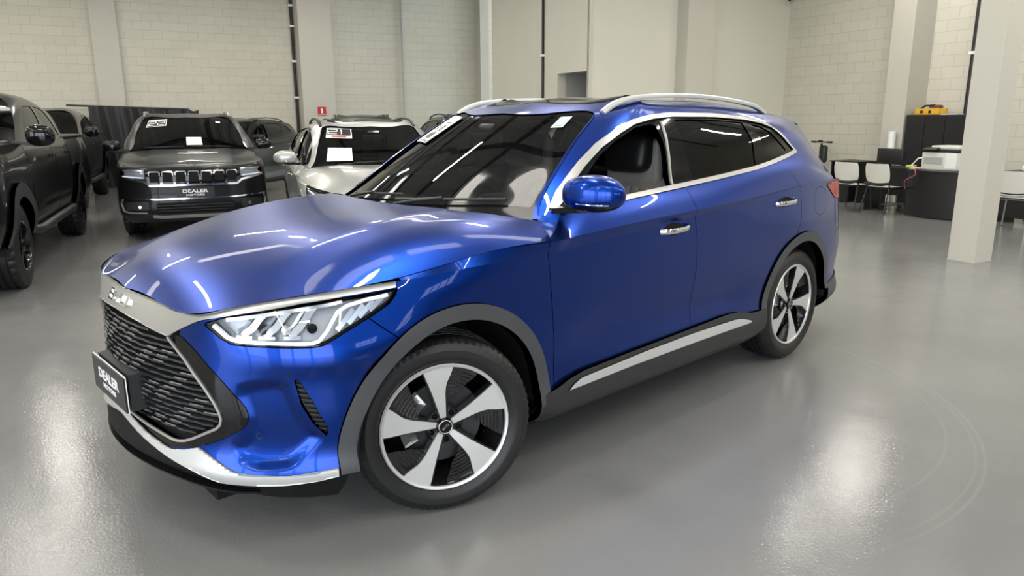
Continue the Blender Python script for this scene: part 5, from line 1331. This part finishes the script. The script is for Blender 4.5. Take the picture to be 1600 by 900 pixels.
jbar('bumper_chrome', [(-.86, .575), (-.70, .565), (-.45, .548), (.45, .548), (.70, .565), (.86, .575)], .010, .010, CHROME, jeep, .010)
jbar('skid_trim', [(-.52, .335), (-.40, .322), (.40, .322), (.52, .335)], .016, .012, SATIN, jeep, .012)
jpanel('lower_grille', -.47, .47, .36, .50, DARKVOID, jeep, .006)
for z_ in (.395, .43, .465): jbar('grille_bar', [(-.46, z_), (.46, z_)], .004, .004, BLACKPLASTIC, jeep, .012)
def jside_bits(sg):
    L = jpanel('headlamp', min(sg*.575, sg*.83), max(sg*.575, sg*.83), .812, .925, LAMPDK, jeep, .004)
    jpanel('lamp_lens', min(sg*.575, sg*.83), max(sg*.575, sg*.83), .812, .925, LENS, L, .020)
    jbar('lamp_light', [(sg*.59, .822), (sg*.82, .845)], .006, .005, CLEARP, L, .012)
    jbar('lamp_light', [(sg*.59, .905), (sg*.81, .915)], .010, .005, LAMPIN, L, .012)
    f = jpanel('fog_pocket', min(sg*.56, sg*.82), max(sg*.56, sg*.82), .415, .52, BLACKPLASTIC, jeep, .004)
    jbar('fog_frame', [(sg*.845, .562), (sg*.872, .50), (sg*.85, .405), (sg*.78, .385), (sg*.58, .378)], .008, .008, SATIN, jeep, .010)
    bm = bmesh.new(); p, n = jfp(sg*.66, .455, .012); cyl(bm, p-n*.02, p+n*.004, .020, 20); bobj('fog_lamp', bm, LAMPIN, f, smooth=40)
    simple_mirror(jeep, -.55, 1.02, 1.185, sg, GRAPH, BLACKGLOSS, (.07, .115, .075))
    P_ = curve_pts([(-1.42, .60, 1.585), (-1.52, .60, 1.635), (-1.75, .60, 1.655), (-2.6, .60, 1.655), (-3.0, .59, 1.60)], 24); bm = bmesh.new(); sweep(bm, [(x, sg*y, z) for x, y, z in P_], [(-.016, -.014), (.016, -.014), (.012, .014), (-.012, .014)], (0, 0, 1)); bobj('roof_rail', bm, SATIN, jeep, smooth=50)
both_sides(jside_bits)
pj, nj = jfp(0, .630, .016)
jp_ = bobj('number_plate', newbox(pj.x-.004, pj.x+.003, -.235, .235, .560, .692), PLATEBLACK, jeep, bevel=.004)
text('plate_lettering', 'DEALER', .060, LETTERWHITE, jp_, frame3((pj.x+.0035, 0, .640), (0, 1, 0), (0, 0, 1)), .0006, 1.45, bold=.002)
text('plate_lettering', 'MOTORS', .034, LETTERWHITE, jp_, frame3((pj.x+.0035, 0, .590), (0, 1, 0), (0, 0, 1)), .0006, 1.6, bold=.001)
text('bonnet_badge', 'Jeep', .050, CHROME, jbon, frame3((.868, .02, .970), (0, 1, 0), (-.35, 0, 1)), .003, 1.2, bold=.001)
def jws(t, k, off):
    i = min(28.999, t*29); j = min(43.999, (k+1)/2*44); a, b_ = int(i), int(j); f, g_ = i-a, j-b_
    p = JSG[a, b_]*(1-f)*(1-g_)+JSG[a+1, b_]*f*(1-g_)+JSG[a, b_+1]*(1-f)*g_+JSG[a+1, b_+1]*f*g_; n = np.cross(JSG[a, b_+1]-JSG[a, b_], JSG[a+1, b_]-JSG[a, b_]); n /= np.linalg.norm(n); n = n if n[2] > 0 else -n
    return Vector(p+n*off)
def flat_patch(fn, t0, t1, k0, k1, off, name, m, parent, label=None):
    G = np.array([[fn(t0+(t1-t0)*i/5, k0+(k1-k0)*j/5, off) for j in range(6)] for i in range(6)]); P = Patch.grid(G); P = P if P.N[:, 2].mean() > 0 else Patch(P.V, -P.N, P.F[:, ::-1]); return pmesh(name, P.solid(.001), m, parent, label)
def year_sticker(fn, parent, t0, t1, k0, k1, d, base=.004, f0=.05, f1=.80):
    """white sheet, black field, white squared digits; d lists segments per digit in unit cell coordinates (k to the viewer's right)"""
    s = flat_patch(fn, t0, t1, k0, k1, base, 'year_sticker', WHITEPAPER, parent, 'white year sticker on the windscreen')
    flat_patch(fn, t0+(t1-t0)*f0, t0+(t1-t0)*f1, k0+(k1-k0)*.04, k0+(k1-k0)*.96, base+.002, 'sticker_field', BLACKINK, s)
    bm = bmesh.new()
    for c, segs in d:
        for x0, y0, x1, y1 in segs:
            f = lambda x, y: fn(t0+(t1-t0)*(f0+.12+(f1-f0-.24)*y), k0+(k1-k0)*(c+x), base+.004)
            L = [f(x0+(x1-x0)*s_, y0+(y1-y0)*s_) for s_ in (0, .5, 1)]; w = .0060
            sweep(bm, L, [(-w, -.0006), (w, -.0006), (w, .0006), (-w, .0006)], (.5, 0, .86))
    bobj('year_digits', bm, WHITEPAPER, s)
D2 = [(0, 1, .34, 1), (.34, 1, .34, .52), (.34, .52, 0, .48), (0, .48, 0, 0), (0, 0, .34, 0)]
D1 = [(.05, 1, .17, 1), (.17, 1, .17, 0)]
year_sticker(jws, jscreen, .68, .93, -.84, -.44, [(.10, D2), (.55, D2)])
flat_patch(jws, .80, .86, .60, .70, .004, 'toll_tag', WHITEPAPER, jscreen)
bm = bmesh.new(); bmesh.ops.create_grid(bm, x_segments=1, y_segments=1, size=.5); Mj = Matrix.Translation((-.62, .10, 1.215)) @ Matrix.Rotation(math.radians(38), 4, 'Y') @ Matrix.Diagonal((.15, .26, 1, 1))
for v in bm.verts: v.co = Mj @ v.co
g_ = bmesh.ops.extrude_face_region(bm, geom=bm.faces[:]); 
for v in [e for e in g_['geom'] if isinstance(e, bmesh.types.BMVert)]: v.co.z += .002
pp = flat_patch(jws, .10, .30, -.06, .22, .004, 'price_sheet', WHITEPAPER, jscreen, 'white price sheet low on the windscreen'); bm.free()
bm = bmesh.new(); L = [jws(.05, -.75+.09*i, .015) for i in range(8)]; tube(bm, L, .008, 6); L = [jws(.05, .05+.09*i, .015) for i in range(8)]; tube(bm, L, .008, 6); bobj('wipers', bm, BLACKPLASTIC, jscreen)
car_wheels(jeep, 2.79, .915, .365, rim=.24); wheel_wells(jeep, (0, -2.79), .43, .36, .90, .58)
# ---------------------------------------------------------------- silver hatch and the dark cars behind
silver = copied_car('silver compact SUV with year 21 sticker and white mirror beside the blue windscreen', (-1.28, 7.62), math.radians(-70), .88, .93, .935, dict(BTRIM, deep_blue_metallic_paint=SILVERP), 'suv', OTHER)
sc = [c for c in silver.children if c.name.startswith('windscreen')][0]
D1b = [(.10, 1, .15, 1), (.15, 1, .15, 0)]
year_sticker(lambda t, k, o: ws_pt(t, k, o), sc, .66, .93, -.86, -.40, [(.08, D2), (.44, D1b)], .004, .27, .95)
text('sticker_caption', 'SEMINOVOS', .028, SIGNRED, sc, frame3(ws_pt(.70, -.63, .0095), ws_pt(.70, -.5, .0095)-ws_pt(.70, -.76, .0095), ws_pt(.8, -.63, 0)-ws_pt(.6, -.63, 0)), .0004, 1.3) if False else None
flat_patch(lambda t, k, o: ws_pt(t, k, o), .680, .712, -.76, -.50, .010, 'sticker_stripe', SIGNRED, sc, 'red line at the foot of the year sticker')
flat_patch(lambda t, k, o: ws_pt(t, k, o), .13, .42, -.80, -.42, .004, 'price_sheet', WHITEPAPER, sc, 'white price sheet low on the windscreen')
flat_patch(lambda t, k, o: ws_pt(t, k, o), .82, .86, .02, .14, .004, 'toll_tag', WHITEPAPER, sc)
DK = dict(BTRIM, deep_blue_metallic_paint=GREYP, grey_cladding_plastic=BLACKPLASTIC)
copied_car('black SUV with black roof rails parked behind the graphite one', (-6.35, 15.25), math.radians(-100), .88, .93, .96, DK, 'suv', OTHER)
copied_car('black SUV whose roof shows just behind the silver car roof', (-2.55, 12.85), math.radians(-78), .86, .86, .985, DK, 'suv', OTHER)
copied_car('dark blue SUV mostly hidden behind the windscreen pillar of the blue one', (-.30, 12.60), math.radians(-70), .86, .86, .985, dict(DK, deep_blue_metallic_paint=car_paint('midnight_blue_paint', (.012, .022, .045), .4, .32)), 'suv', OTHER)
# ---------------------------------------------------------------- black pickups on the left
TPLAN = [(1.0, 0), (.98, .40), (.91, .74), (.72, .92), (.35, .955), (-.5, .962), (-1.5, .965), (-2.5, .965), (-3.5, .965), (-4.45, .960), (-4.78, .935), (-4.90, .75), (-4.92, .40), (-4.92, 0)]
TRW = offset_rows(TPLAN, [(.46, -.05), (.60, -.004), (.85, .012), (1.06, .008), (1.16, -.002), (1.27, [-.02]*4+[-.03]*10), (1.32, [-.06]*4+[-.045]*10)])
TG = sym_loft(TRW, 240, 36); TP = Patch.grid(TG)
TUP = [[(-.50, .90, 1.30), (-.85, .845, 1.475), (-1.18, .765, 1.665), (-1.36, .68, 1.752), (-1.31, .3, 1.782), (-1.30, 0, 1.787)],
       [(-.80, .918, 1.315), (-1.08, .862, 1.49), (-1.36, .775, 1.695), (-1.55, .67, 1.785), (-1.52, .3, 1.817), (-1.52, 0, 1.822)],
       [(-2.10, .920, 1.32), (-2.10, .870, 1.50), (-2.10, .775, 1.725), (-2.10, .675, 1.803), (-2.10, .3, 1.838), (-2.10, 0, 1.843)],
       [(-2.75, .920, 1.32), (-2.72, .870, 1.50), (-2.68, .770, 1.705), (-2.65, .665, 1.785), (-2.65, .3, 1.82), (-2.65, 0, 1.825)],
       [(-3.08, .915, 1.32), (-3.05, .862, 1.50), (-2.99, .762, 1.68), (-2.95, .65, 1.752), (-2.96, .3, 1.783), (-2.96, 0, 1.788)]]
TU_ = open_loft(TUP, 70, 50); TUPp = Patch.grid(TU_)
TW1 = [(-.93, 1.36), (-1.42, 1.645), (-1.60, 1.69), (-2.02, 1.70), (-2.00, 1.36)]; TW2 = [(-2.15, 1.36), (-2.15, 1.70), (-2.50, 1.685), (-2.66, 1.65), (-2.90, 1.40), (-2.90, 1.36)]
def make_truck(label, loc, yaw, paint):
    t = thing('pickup', label, 'pickup truck', (loc[0], loc[1], 0), yaw)
    R_, zc = .505, .40
    def ad(V, cx): return np.hypot(V[:, 0]-cx, np.maximum(V[:, 2]-zc, 0))-R_
    b = TP.clip(ad(TP.V, 0)); b = b.clip(ad(b.V, -3.62))
    fr = b.clip(b.V[:, 0]+.62); pmesh('front_wing', fr.rim(.012).both().weld(), paint, t)
    for nm, x0, x1 in (('front_door', -2.06, -.63), ('rear_door', -3.03, -2.07)):
        d = b.clip(b.V[:, 0]-x0-.003); d = d.clip(x1-d.V[:, 0]-.003)
        for sg in (1, -1):
            o = pmesh(nm, (d if sg > 0 else d.mirror()).rim(.012), paint, t)
            bm = bmesh.new(); hx = x0+.20; L = [(hx+.11*s_, sg*(.962+.035*(1-s_**4)), 1.155) for s_ in np.linspace(-1, 1, 9)]; sweep(bm, L, [(-.014, -.006), (.014, -.006), (.014, .006), (-.014, .006)], (0, sg, 0)); bobj('door_handle', bm, BLACKGLOSS, o, smooth=40)
    bd = b.clip(-3.045-b.V[:, 0]); pmesh('load_bed', bd.rim(.012).both().weld(), paint, t)
    pmesh('body_shell', TP.clip(ad(TP.V, 0)-.03).clip(ad(TP.clip(ad(TP.V, 0)-.03).V, -3.62)-.03).off(-.035).both().weld(), DARKVOID, t)
    bm = bmesh.new(); rbox(bm, -3.97, 0, 1.325, 1.84, 1.76, .05, .02); bobj('bed_cover', bm, BLACKPLASTIC, t, smooth=40)
    bm = bmesh.new(); rbox(bm, .10, 0, 1.30, 1.42, 1.72, .10, .045, 4); bobj('bonnet', bm, paint, t, smooth=60)
    pmesh('roof', x_out(x_out(TUPp, TW1), TW2).both().weld().rim(.012), paint, t)
    [pmesh(n_, p_, TINT, t) for n_, W_ in (('front_door_glass', TW1), ('rear_door_glass', TW2)) for p_ in (x_in(TUPp, W_, -.008).off(-.006), x_in(TUPp, W_, -.008).off(-.006).mirror())]
    for W_ in (TW1, TW2): pass
    SG, SP = screen_from(TU_[0], 1.30, (-1.36, .68, 1.752), [(-.28, 0, 1.33), (-.65, 0, 1.50), (-1.0, 0, 1.66)]); pmesh('windscreen', SP, TINT, t)
    e = TU_[-1]; kq = np.linspace(-1, 1, 15); rows_ = np.stack([np.stack([np.full(15, q[0]), q[1]*kq, np.full(15, q[2])], 1) for q in e[::3] if q[1] > .3], 0); RP = Patch.grid(rows_)
    if RP.N[:, 0].mean() > 0: RP = Patch(RP.V, -RP.N, RP.F[:, ::-1])
    pmesh('cab_back', RP, paint, t)
    bm = bmesh.new(); rbox(bm, -3.02+.0, 0, 1.50, .012, 1.2, .25, .004); bobj('rear_window', bm, TINT, t)
    for cx in (0, -3.62):
        for sg in (1, -1):
            a_ = cut_x(TP, cx-.62, cx+.62); a_ = a_.clip(.075-ad(a_.V, cx)); a_ = a_.clip(ad(a_.V, cx)+.055); a_ = a_.clip(a_.V[:, 2]-.47); a_ = a_.off(.035).rim(.07)
            pmesh('arch_trim', a_ if sg > 0 else a_.mirror(), BLACKPLASTIC, t)
    for sg in (1, -1):
        bm = bmesh.new(); tube(bm, [(-.62, sg*.86, .47), (-.75, sg*.97, .46), (-2.85, sg*.97, .46), (-3.0, sg*.86, .47)], .045, 12); bobj('side_step', bm, BLACKPLASTIC, t, smooth=50)
        simple_mirror(t, -.60, 1.10, 1.395, sg, paint, BLACKGLOSS, (.085, .125, .105))
        bm = bmesh.new(); prism(bm, [(-.05, 0), (.05, 0), (.02, .20), (-.05, .20)], 0, .05, lambda a_, b_, h_: (-4.86+h_*.2+.0*a_, sg*(.87+a_*.8), 1.02+b_)); bobj('tail_lamp', bm, TAILRED, t)
    bm = bmesh.new(); rbox(bm, -2.2, 0, .52, 5.2, 1.5, .18, .03); bobj('chassis', bm, DARKVOID, t)
    bm = bmesh.new(); rbox(bm, 1.0, 0, .66, .16, 1.72, .26, .06); rbox(bm, .99, 0, 1.0, .06, 1.1, .30, .03); bobj('front_bumper', bm, BLACKPLASTIC, t, smooth=50)
    bm = bmesh.new(); rbox(bm, -4.98, 0, .62, .16, 1.74, .20, .05); bobj('rear_bumper', bm, BLACKPLASTIC, t, smooth=50)
    bm = bmesh.new(); 
    for yy in (-.4, .4): rbox(bm, -1.75, yy, 1.30, .18, .48, .50, .06); rbox(bm, -1.80, yy, 1.60, .10, .24, .16, .04)
    bobj('seats', bm, SEATBLACK, t, smooth=50)
    car_wheels(t, 3.62, .955, .400, rim=.235, wide=1.12, spokes=6); wheel_wells(t, (0, -3.62), .51, .40, .93, .55)
    bm = bmesh.new(); tube(bm, [(-.35, -.72, 1.33), (-.40, -.72, 1.75)], [.004, .002], 6); bobj('aerial', bm, BLACKPLASTIC, t)
    return t
make_truck('large black pickup at the left edge of the showroom with knobbly tyres and closed bed', (-5.44, 6.40), math.radians(-67.5), GREYP)
make_truck('dark pickup parked nose towards us behind the bed of the large black pickup', (-8.42, 12.75), math.radians(-68), car_paint('dark_grey_paint', (.006, .006, .007), .3, .32, 1.4)).scale = (.82, .95, .965)
# black plastic sheet on a bar along the far wall
tarp = thing('sheeting', 'black plastic sheet hanging over a long bar against the far block wall', 'sheet', W2(.565, 19.70, 0), TH)
bm = bmesh.new(); cyl(bm, (-1.45, 0, 1.885), (1.10, 0, 1.80), .022, 10); bobj('bar', bm, BLACKPLASTIC, tarp, smooth=40)
nx, nz = 120, 30; rr = random.Random(5); ph = [rr.uniform(0, 6.3) for _ in range(6)]
G = np.zeros((nx, nz, 3))
for i in range(nx):
    for j in range(nz):
        u, w = i/(nx-1), j/(nz-1); x = -1.02+2.32*u; top = 1.872-.09*u+(.02*math.sin(u*31)+.012*math.sin(u*57+1))*max(0, u-.45)*2; z = .03+(top-.03)*w
        y = -.05-.05*math.sin(u*17+ph[0]+1.5*w)*(1-.4*w)-.025*math.sin(u*43+ph[1]+3*w)-.05*max(0, u-.6)*math.sin(u*80+w*14)-.12*(1-w)*(1-.3*math.sin(u*6))
        G[i, j] = (x, y, z)
tp = Patch.grid(G); tp = tp if tp.N[:, 1].mean() < 0 else Patch(tp.V, -tp.N, tp.F[:, ::-1])
pmesh('sheet', tp.solid(.004), mat('black_polythene', (.014, .014, .016), .33, spec=.35), tarp)
# ================================================================ office corner (building axes: a towards the block wall, b away from the street)
DESKB = mat('black_desk_board', (.010, .010, .011), .38, bump=(80, .03))
CHAIRW = mat('white_chair_plastic', (.70, .69, .63), .35)
FRAMEB = mat('black_chair_frame', (.012, .012, .013), .4)
FRAMEG = mat('grey_chair_frame', (.40, .40, .39), .3, metal=.7)
def place(name, label, cat, a, b, rz=0.0, z=0.0, group=None): return thing(name, label, cat, W2(a, b, z), TH+rz, group)
def visitor_chair(label, a, b, rz, frame):
    """four-legged stacking chair, seat facing +x"""
    t = place('visitor_chair', label, 'chair', a, b, rz, 0, 'white visitor chairs')
    n = 14; G = np.zeros((n, n, 3)); S = np.zeros((n, n, 3))
    for i in range(n):
        for j in range(n):
            u, w = i/(n-1)*2-1, j/(n-1); wd = .225*(1-.12*abs(w*2-1)**3)
            G[i, j] = (-.215-.055*w+.045*(1-u*u)*-1+.045, wd*u, .525+.285*w-.02*(1-u*u)*(1-w))
            S[i, j] = (-.19+.42*w, .215*u*(1-.10*abs(w*2-1)**4), .445-.022*(1-u*u)*math.sin(PI*min(1, w*1.1))-.018*max(0, w-.75)**1*4*.5)
    P = Patch.grid(G); pmesh('backrest', P.solid(-.012) if P.N[:, 0].mean() > 0 else Patch(P.V, -P.N, P.F[:, ::-1]).solid(.012), CHAIRW, t)
    P = Patch.grid(S); pmesh('seat', (P if P.N[:, 2].mean() > 0 else Patch(P.V, -P.N, P.F[:, ::-1])).solid(.014), CHAIRW, t)
    for sg in (1, -1):
        bm = bmesh.new(); tube(bm, [(.20, sg*.20, .425), (.235, sg*.235, .012)], .0115, 8); bobj('leg', bm, frame, t, smooth=50)
        bm = bmesh.new(); tube(bm, [(-.15, sg*.20, .425), (-.255, sg*.235, .012)], .0115, 8); bobj('leg', bm, frame, t, smooth=50)
        bm = bmesh.new(); tube(bm, [(.20, sg*.20, .425), (-.10, sg*.20, .42), (-.155, sg*.205, .46), (-.165, sg*.195, .60), (-.185, sg*.185, .72)], .0115, 8); bobj('side_rail', bm, frame, t, smooth=50)
    bm = bmesh.new(); tube(bm, [(-.222, -.21, .50), (-.200, -.10, .475), (-.196, 0, .47), (-.200, .10, .475), (-.222, .21, .50)], .017, 8); tube(bm, [(.12, -.20, .42), (.12, .20, .42)], .011, 8); tube(bm, [(-.12, -.20, .42), (-.12, .20, .42)], .011, 8); bobj('cross_rail', bm, frame, t, smooth=50)
    return t
visitor_chair('white visitor chair nearer the tail of the blue SUV, black frame', 10.90, 8.25, math.radians(4), FRAMEB)
visitor_chair('white visitor chair standing in front of the black return desk, black frame', 10.90, 7.65, math.radians(-3), FRAMEB)
visitor_chair('white visitor chair with grey legs beyond the near square pillar', 10.95, 5.66, math.radians(8), FRAMEG)
# curved black desk with return
d = place('reception_desk', 'black L-shaped desk with a bowed front panel and a printer on it', 'desk', 11.05, 6.95)
bm = bmesh.new(); arc = [(.0-.10*(1-(y/.42)**2), y) for y in np.linspace(-.42, .42, 15)]
prism(bm, arc+[(.03, .42), (.03, -.42)], .02, .70); bobj('front_panel', bm, DESKB, d, smooth=30)
bm = bmesh.new(); prism(bm, [(x-.02, y*1.04) for x, y in arc]+[(.75, .44), (.75, -.44)], .70, .728); bobj('worktop', bm, DESKB, d)
bm = bmesh.new(); box(bm, .10, .70, .44, 1.28, .70, .728); bobj('return_top', bm, DESKB, d, bevel=.004)
bm = bmesh.new(); box(bm, .16, .18, .43, 1.25, .28, .70); bobj('modesty_panel', bm, DESKB, d)
bm = bmesh.new(); box(bm, .14, .66, 1.23, 1.26, 0, .70); bobj('end_panel', bm, DESKB, d)
bm = bmesh.new(); box(bm, .05, .70, -.42, -.39, .02, .70); bobj('end_panel', bm, DESKB, d)
# printer
p = place('printer', 'bulky white office printer with a black scanner band on the bowed desk', 'printer', 11.40, 6.98, 0, .729)
bm = bmesh.new(); rbox(bm, 0, 0, .135, .46, .56, .27, .015); bobj('body', bm, CHAIRW, p, smooth=40)
bm = bmesh.new(); rbox(bm, 0, 0, .295, .47, .57, .05, .012); bobj('scanner_band', bm, FRAMEB, p, smooth=40)
bm = bmesh.new(); rbox(bm, .02, -.05, .345, .42, .44, .055, .015); bobj('lid', bm, CHAIRW, p, smooth=40)
bm = bmesh.new(); rbox(bm, -.232, .09, .145, .012, .30, .10, .004); bobj('paper_slot', bm, mat('printer_grey', (.42, .42, .40), .5), p)
bm = bmesh.new(); rbox(bm, -.235, -.19, .15, .012, .17, .24, .004); bobj('side_cover', bm, WHITEPAPER, p)
bm = bmesh.new(); rbox(bm, -.16, .13, .375, .12, .22, .012, .004, M=Matrix.Rotation(math.radians(-14), 4, 'Y')); bobj('control_panel', bm, FRAMEB, p)
bm = bmesh.new(); rbox(bm, .0, -.30, .05, .30, .10, .09, .01); bobj('paper_pile', bm, WHITEPAPER, p)
# pink cable hanging over the desk front
c = place('cable', 'pink cable drooping down the black bowed desk', 'cable', 11.0, 7.0); bm = bmesh.new()
tube(bm, [tuple(v) for v in curve_pts([(.10, .22, .732), (-.06, .20, .735), (-.115, .14, .68), (-.09, .26, .60), (-.04, .36, .52), (.0, .36, .42)], 30)], .007, 8); bobj('lead', bm, mat('cable_pink', (.42, .10, .14), .45), c, smooth=60)
# desk clutter
m = place('monitor', 'small black monitor seen from behind on the return desk', 'monitor', 11.42, 7.98, 0, .729)
bm = bmesh.new(); rbox(bm, 0, 0, .165, .03, .46, .26, .008); bobj('panel', bm, FRAMEB, m, smooth=40)
bm = bmesh.new(); rbox(bm, .04, 0, .006, .18, .22, .012, .004); bobj('foot', bm, FRAMEB, m); bm = bmesh.new(); rbox(bm, .03, 0, .07, .03, .05, .14, .006); bobj('neck', bm, FRAMEB, m)
s = place('desk_phone_stand', 'small pale stand with a yellow clip on the return desk', 'stand', 11.42, 7.58, 0, .729)
bm = bmesh.new(); rbox(bm, 0, 0, .02, .09, .14, .04, .01); bobj('base', bm, mat('lime_yellow', (.62, .60, .12), .5), s, smooth=40)
bm = bmesh.new(); tube(bm, [(0, .0, .04), (0, -.05, .09), (0, -.10, .15), (-.01, -.17, .165)], .012, 8); bobj('arm', bm, WHITEPAPER, s, smooth=50)
bobj('paper', newbox(-.10, .10, -.08, .08, 0, .012), WHITEPAPER, place('paper_pile', 'thin white paper stack beside the white printer', 'paper', 11.30, 7.40, .2, .729))
# tall cabinet and things on it
k = place('cabinet', 'black three-door cabinet against the block wall behind the printer', 'cabinet', 12.86, 8.04)
bm = bmesh.new(); rbox(bm, 0, 0, .79, .44, 1.10, 1.56, .006); bobj('carcass', bm, DESKB, k)
for i in range(3):
    bm = bmesh.new(); rbox(bm, -.228, -.362+.362*i, .79, .018, .350, 1.50, .004); dd = bobj('door', bm, DESKB, k); bm = bmesh.new(); rbox(bm, -.245, -.362+.362*i+.14, .85, .016, .012, .12, .004); bobj('handle', bm, FRAMEB, dd)
t = place('toolbox', 'yellow tool carrier with brown and black tools on the black cabinet', 'toolbox', 12.80, 8.25, 0, 1.571)
bm = bmesh.new(); box(bm, -.11, .11, -.23, .23, 0, .012); box(bm, -.11, -.10, -.23, .23, 0, .11); box(bm, .10, .11, -.23, .23, 0, .11); box(bm, -.11, .11, -.23, -.22, 0, .11); box(bm, -.11, .11, .22, .23, 0, .11); bobj('tray', bm, mat('tool_yellow', (.72, .42, .03), .45), t)
bm = bmesh.new(); tube(bm, [(0, .20, .10), (0, .12, .155), (0, -.05, .165), (0, -.19, .12)], .016, 8); bobj('carry_handle', bm, FRAMEB, t, smooth=50)
bm = bmesh.new(); rbox(bm, .03, -.10, .12, .10, .12, .10, .02); tube(bm, [(.02, -.20, .14), (.02, .05, .13)], .014, 8); bobj('tools', bm, mat('tool_brown', (.16, .04, .02), .5), t, smooth=50)
bm = bmesh.new(); rbox(bm, -.113, -.05, .05, .006, .05, .05, .002); rbox(bm, -.113, .10, .05, .006, .05, .05, .002); bobj('clasp', bm, FRAMEB, t)
s = place('paper_sheet', 'white paper lying on the cabinet beside the yellow tool carrier', 'paper', 12.78, 7.85, .1, 1.571); bm = newbox(-.12, .12, -.14, .14, 0, .012); bobj('sheet', bm, WHITEPAPER, s)
s = place('wall_socket', 'white socket hanging at the lower end of the black conduit', 'socket', 13.10, 7.95, 0, 1.35); bm = bmesh.new(); rbox(bm, 0, 0, .06, .06, .07, .14, .01); bobj('case', bm, WHITEPAPER, s, smooth=40)
r = place('paper_roll', 'tall white plastic roll standing between the pilaster and the black cabinet', 'roll', 12.50, 8.735, 0, 0); bm = bmesh.new(); cyl(bm, (0, 0, .01), (0, .0, 1.28), .068, 20); bobj('roll', bm, WHITEPAPER, r, smooth=40); bm = bmesh.new(); tube(bm, [(-.02, .01, .3), (-.05, .03, .85)], .045, 12); bobj('wrap_end', bm, WHITEPAPER, r, smooth=60)
# table, computer, office chair base behind the first chair
t = place('side_table', 'small black table behind the two white chairs', 'table', 12.12, 9.15)
bobj('table_top', newbox(-.30, .30, -.30, .33, .725, .75), DESKB, t); 
for y in (-.27, .30): bobj('end_panel', newbox(-.27, .27, y-.012, y+.012, 0, .725), DESKB, t)
bobj('back_panel', newbox(.22, .24, -.26, .29, .25, .725), DESKB, t)
c = place('computer_tower', 'black computer tower on the floor under the small black table', 'computer', 11.98, 9.12); bm = bmesh.new(); rbox(bm, 0, 0, .23, .42, .19, .44, .01); bobj('case', bm, FRAMEB, c); bm = bmesh.new(); rbox(bm, -.214, 0, .25, .008, .16, .36, .004); bobj('front', bm, DESKB, c)
def star_chair(label, a, b, rz, back):
    o = place('office_chair', label, 'office chair', a, b, rz)
    for i in range(5):
        q = 2*PI*i/5+.3; bm = bmesh.new(); tube(bm, [(0, 0, .11), (.28*math.cos(q), .28*math.sin(q), .075)], [.024, .016], 8); l = bobj('leg', bm, FRAMEG, o, smooth=50)
        bm = bmesh.new(); cyl(bm, (.28*math.cos(q)-.012, .28*math.sin(q), .034), (.28*math.cos(q)+.012, .28*math.sin(q), .034), .032, 14); bobj('caster', bm, FRAMEB, l)
    bm = bmesh.new(); cyl(bm, (0, 0, .10), (0, 0, .44), .026, 14); bobj('gas_lift', bm, FRAMEB, o, smooth=40)
    bm = bmesh.new(); rbox(bm, 0, 0, .47, .46, .46, .08, .035, 4); bobj('seat', bm, SEATBLACK, o, smooth=50)
    if back:
        bm = bmesh.new(); rbox(bm, .22, 0, .82, .07, .46, .46, .034, 4); bobj('backrest', bm, SEATBLACK, o, smooth=50); bm = bmesh.new(); tube(bm, [(.10, 0, .44), (.26, 0, .46), (.27, 0, .66)], .02, 8); bobj('back_bar', bm, FRAMEB, o, smooth=50)
    return o
star_chair('low black swivel stool on castors behind the bowed desk', 11.55, 7.95-.12, .2, False)
star_chair('black office chair behind the desk beyond the near square pillar', 12.35, 5.95, 0, True)
d = place('desk', 'black desk with white edge beyond the near square pillar', 'desk', 11.75, 5.65)
bobj('worktop', newbox(-.32, .32, -.70, .62, .72, .75), DESKB, d); bobj('edge', newbox(-.335, -.32, -.70, .62, .718, .752), WHITEPAPER, d, label='pale front edge')
bobj('front_panel', newbox(-.26, -.24, -.66, .58, .08, .72), DESKB, d)
for y in (-.68, .58): bobj('end_panel', newbox(-.28, .28, y-.012, y+.012, 0, .72), DESKB, d)
w = place('papers', 'crumpled white bag on the desk beyond the near square pillar', 'bag', 11.62, 5.80, 0, .753)
bm = bmesh.new(); bmesh.ops.create_icosphere(bm, subdivisions=3, radius=1); rr = random.Random(2)
for v in bm.verts: f = 1+.22*math.sin(v.co.x*7+1)*math.sin(v.co.y*6)+.1*rr.random(); v.co = Vector((v.co.x*.10*f, v.co.y*.17*f, max(0, (v.co.z+.75)*.055*f)))
bobj('bag', bm, WHITEPAPER, w, smooth=30)
# kick scooter by the wall
s = place('scooter', 'black kick scooter standing by the block wall behind the tail of the blue SUV', 'scooter', 12.80, 10.50, 0)
bm = bmesh.new(); tube(bm, [(.05, 0, .14), (0, 0, 1.02)], .022, 10); bobj('stem', bm, FRAMEB, s, smooth=40)
bm = bmesh.new(); tube(bm, [(0, -.25, 1.045), (0, .25, 1.045)], .013, 10); h = bobj('handlebar', bm, FRAMEB, s, smooth=40)
for y in (-.19, .19): bm = bmesh.new(); tube(bm, [(0, y-.06, 1.045), (0, y+.06, 1.045)], .019, 10); bobj('grip', bm, RUBBER, h, smooth=40)
bm = bmesh.new(); rbox(bm, -.045, 0, 1.06, .06, .09, .045, .012); bobj('display', bm, FRAMEB, h, smooth=40)
bm = bmesh.new(); rbox(bm, .075, 0, .80, .13, .17, .36, .06, 4); bobj('front_bag', bm, BLACKPLASTIC, s, smooth=50)
bm = bmesh.new(); rbox(bm, -.42, 0, .14, .72, .16, .05, .02); bobj('deck', bm, FRAMEB, s, smooth=40)
for x in (.08, -.84):
    bm = bmesh.new(); lathe(bm, [(-.022, .03), (-.022, .105), (-.012, .122), (.012, .122), (.022, .105), (.022, .03)], 28, closed=True)
    for v in bm.verts: v.co += Vector((x, 0, .122))
    bobj('wheel', bm, RUBBER, s, smooth=40)
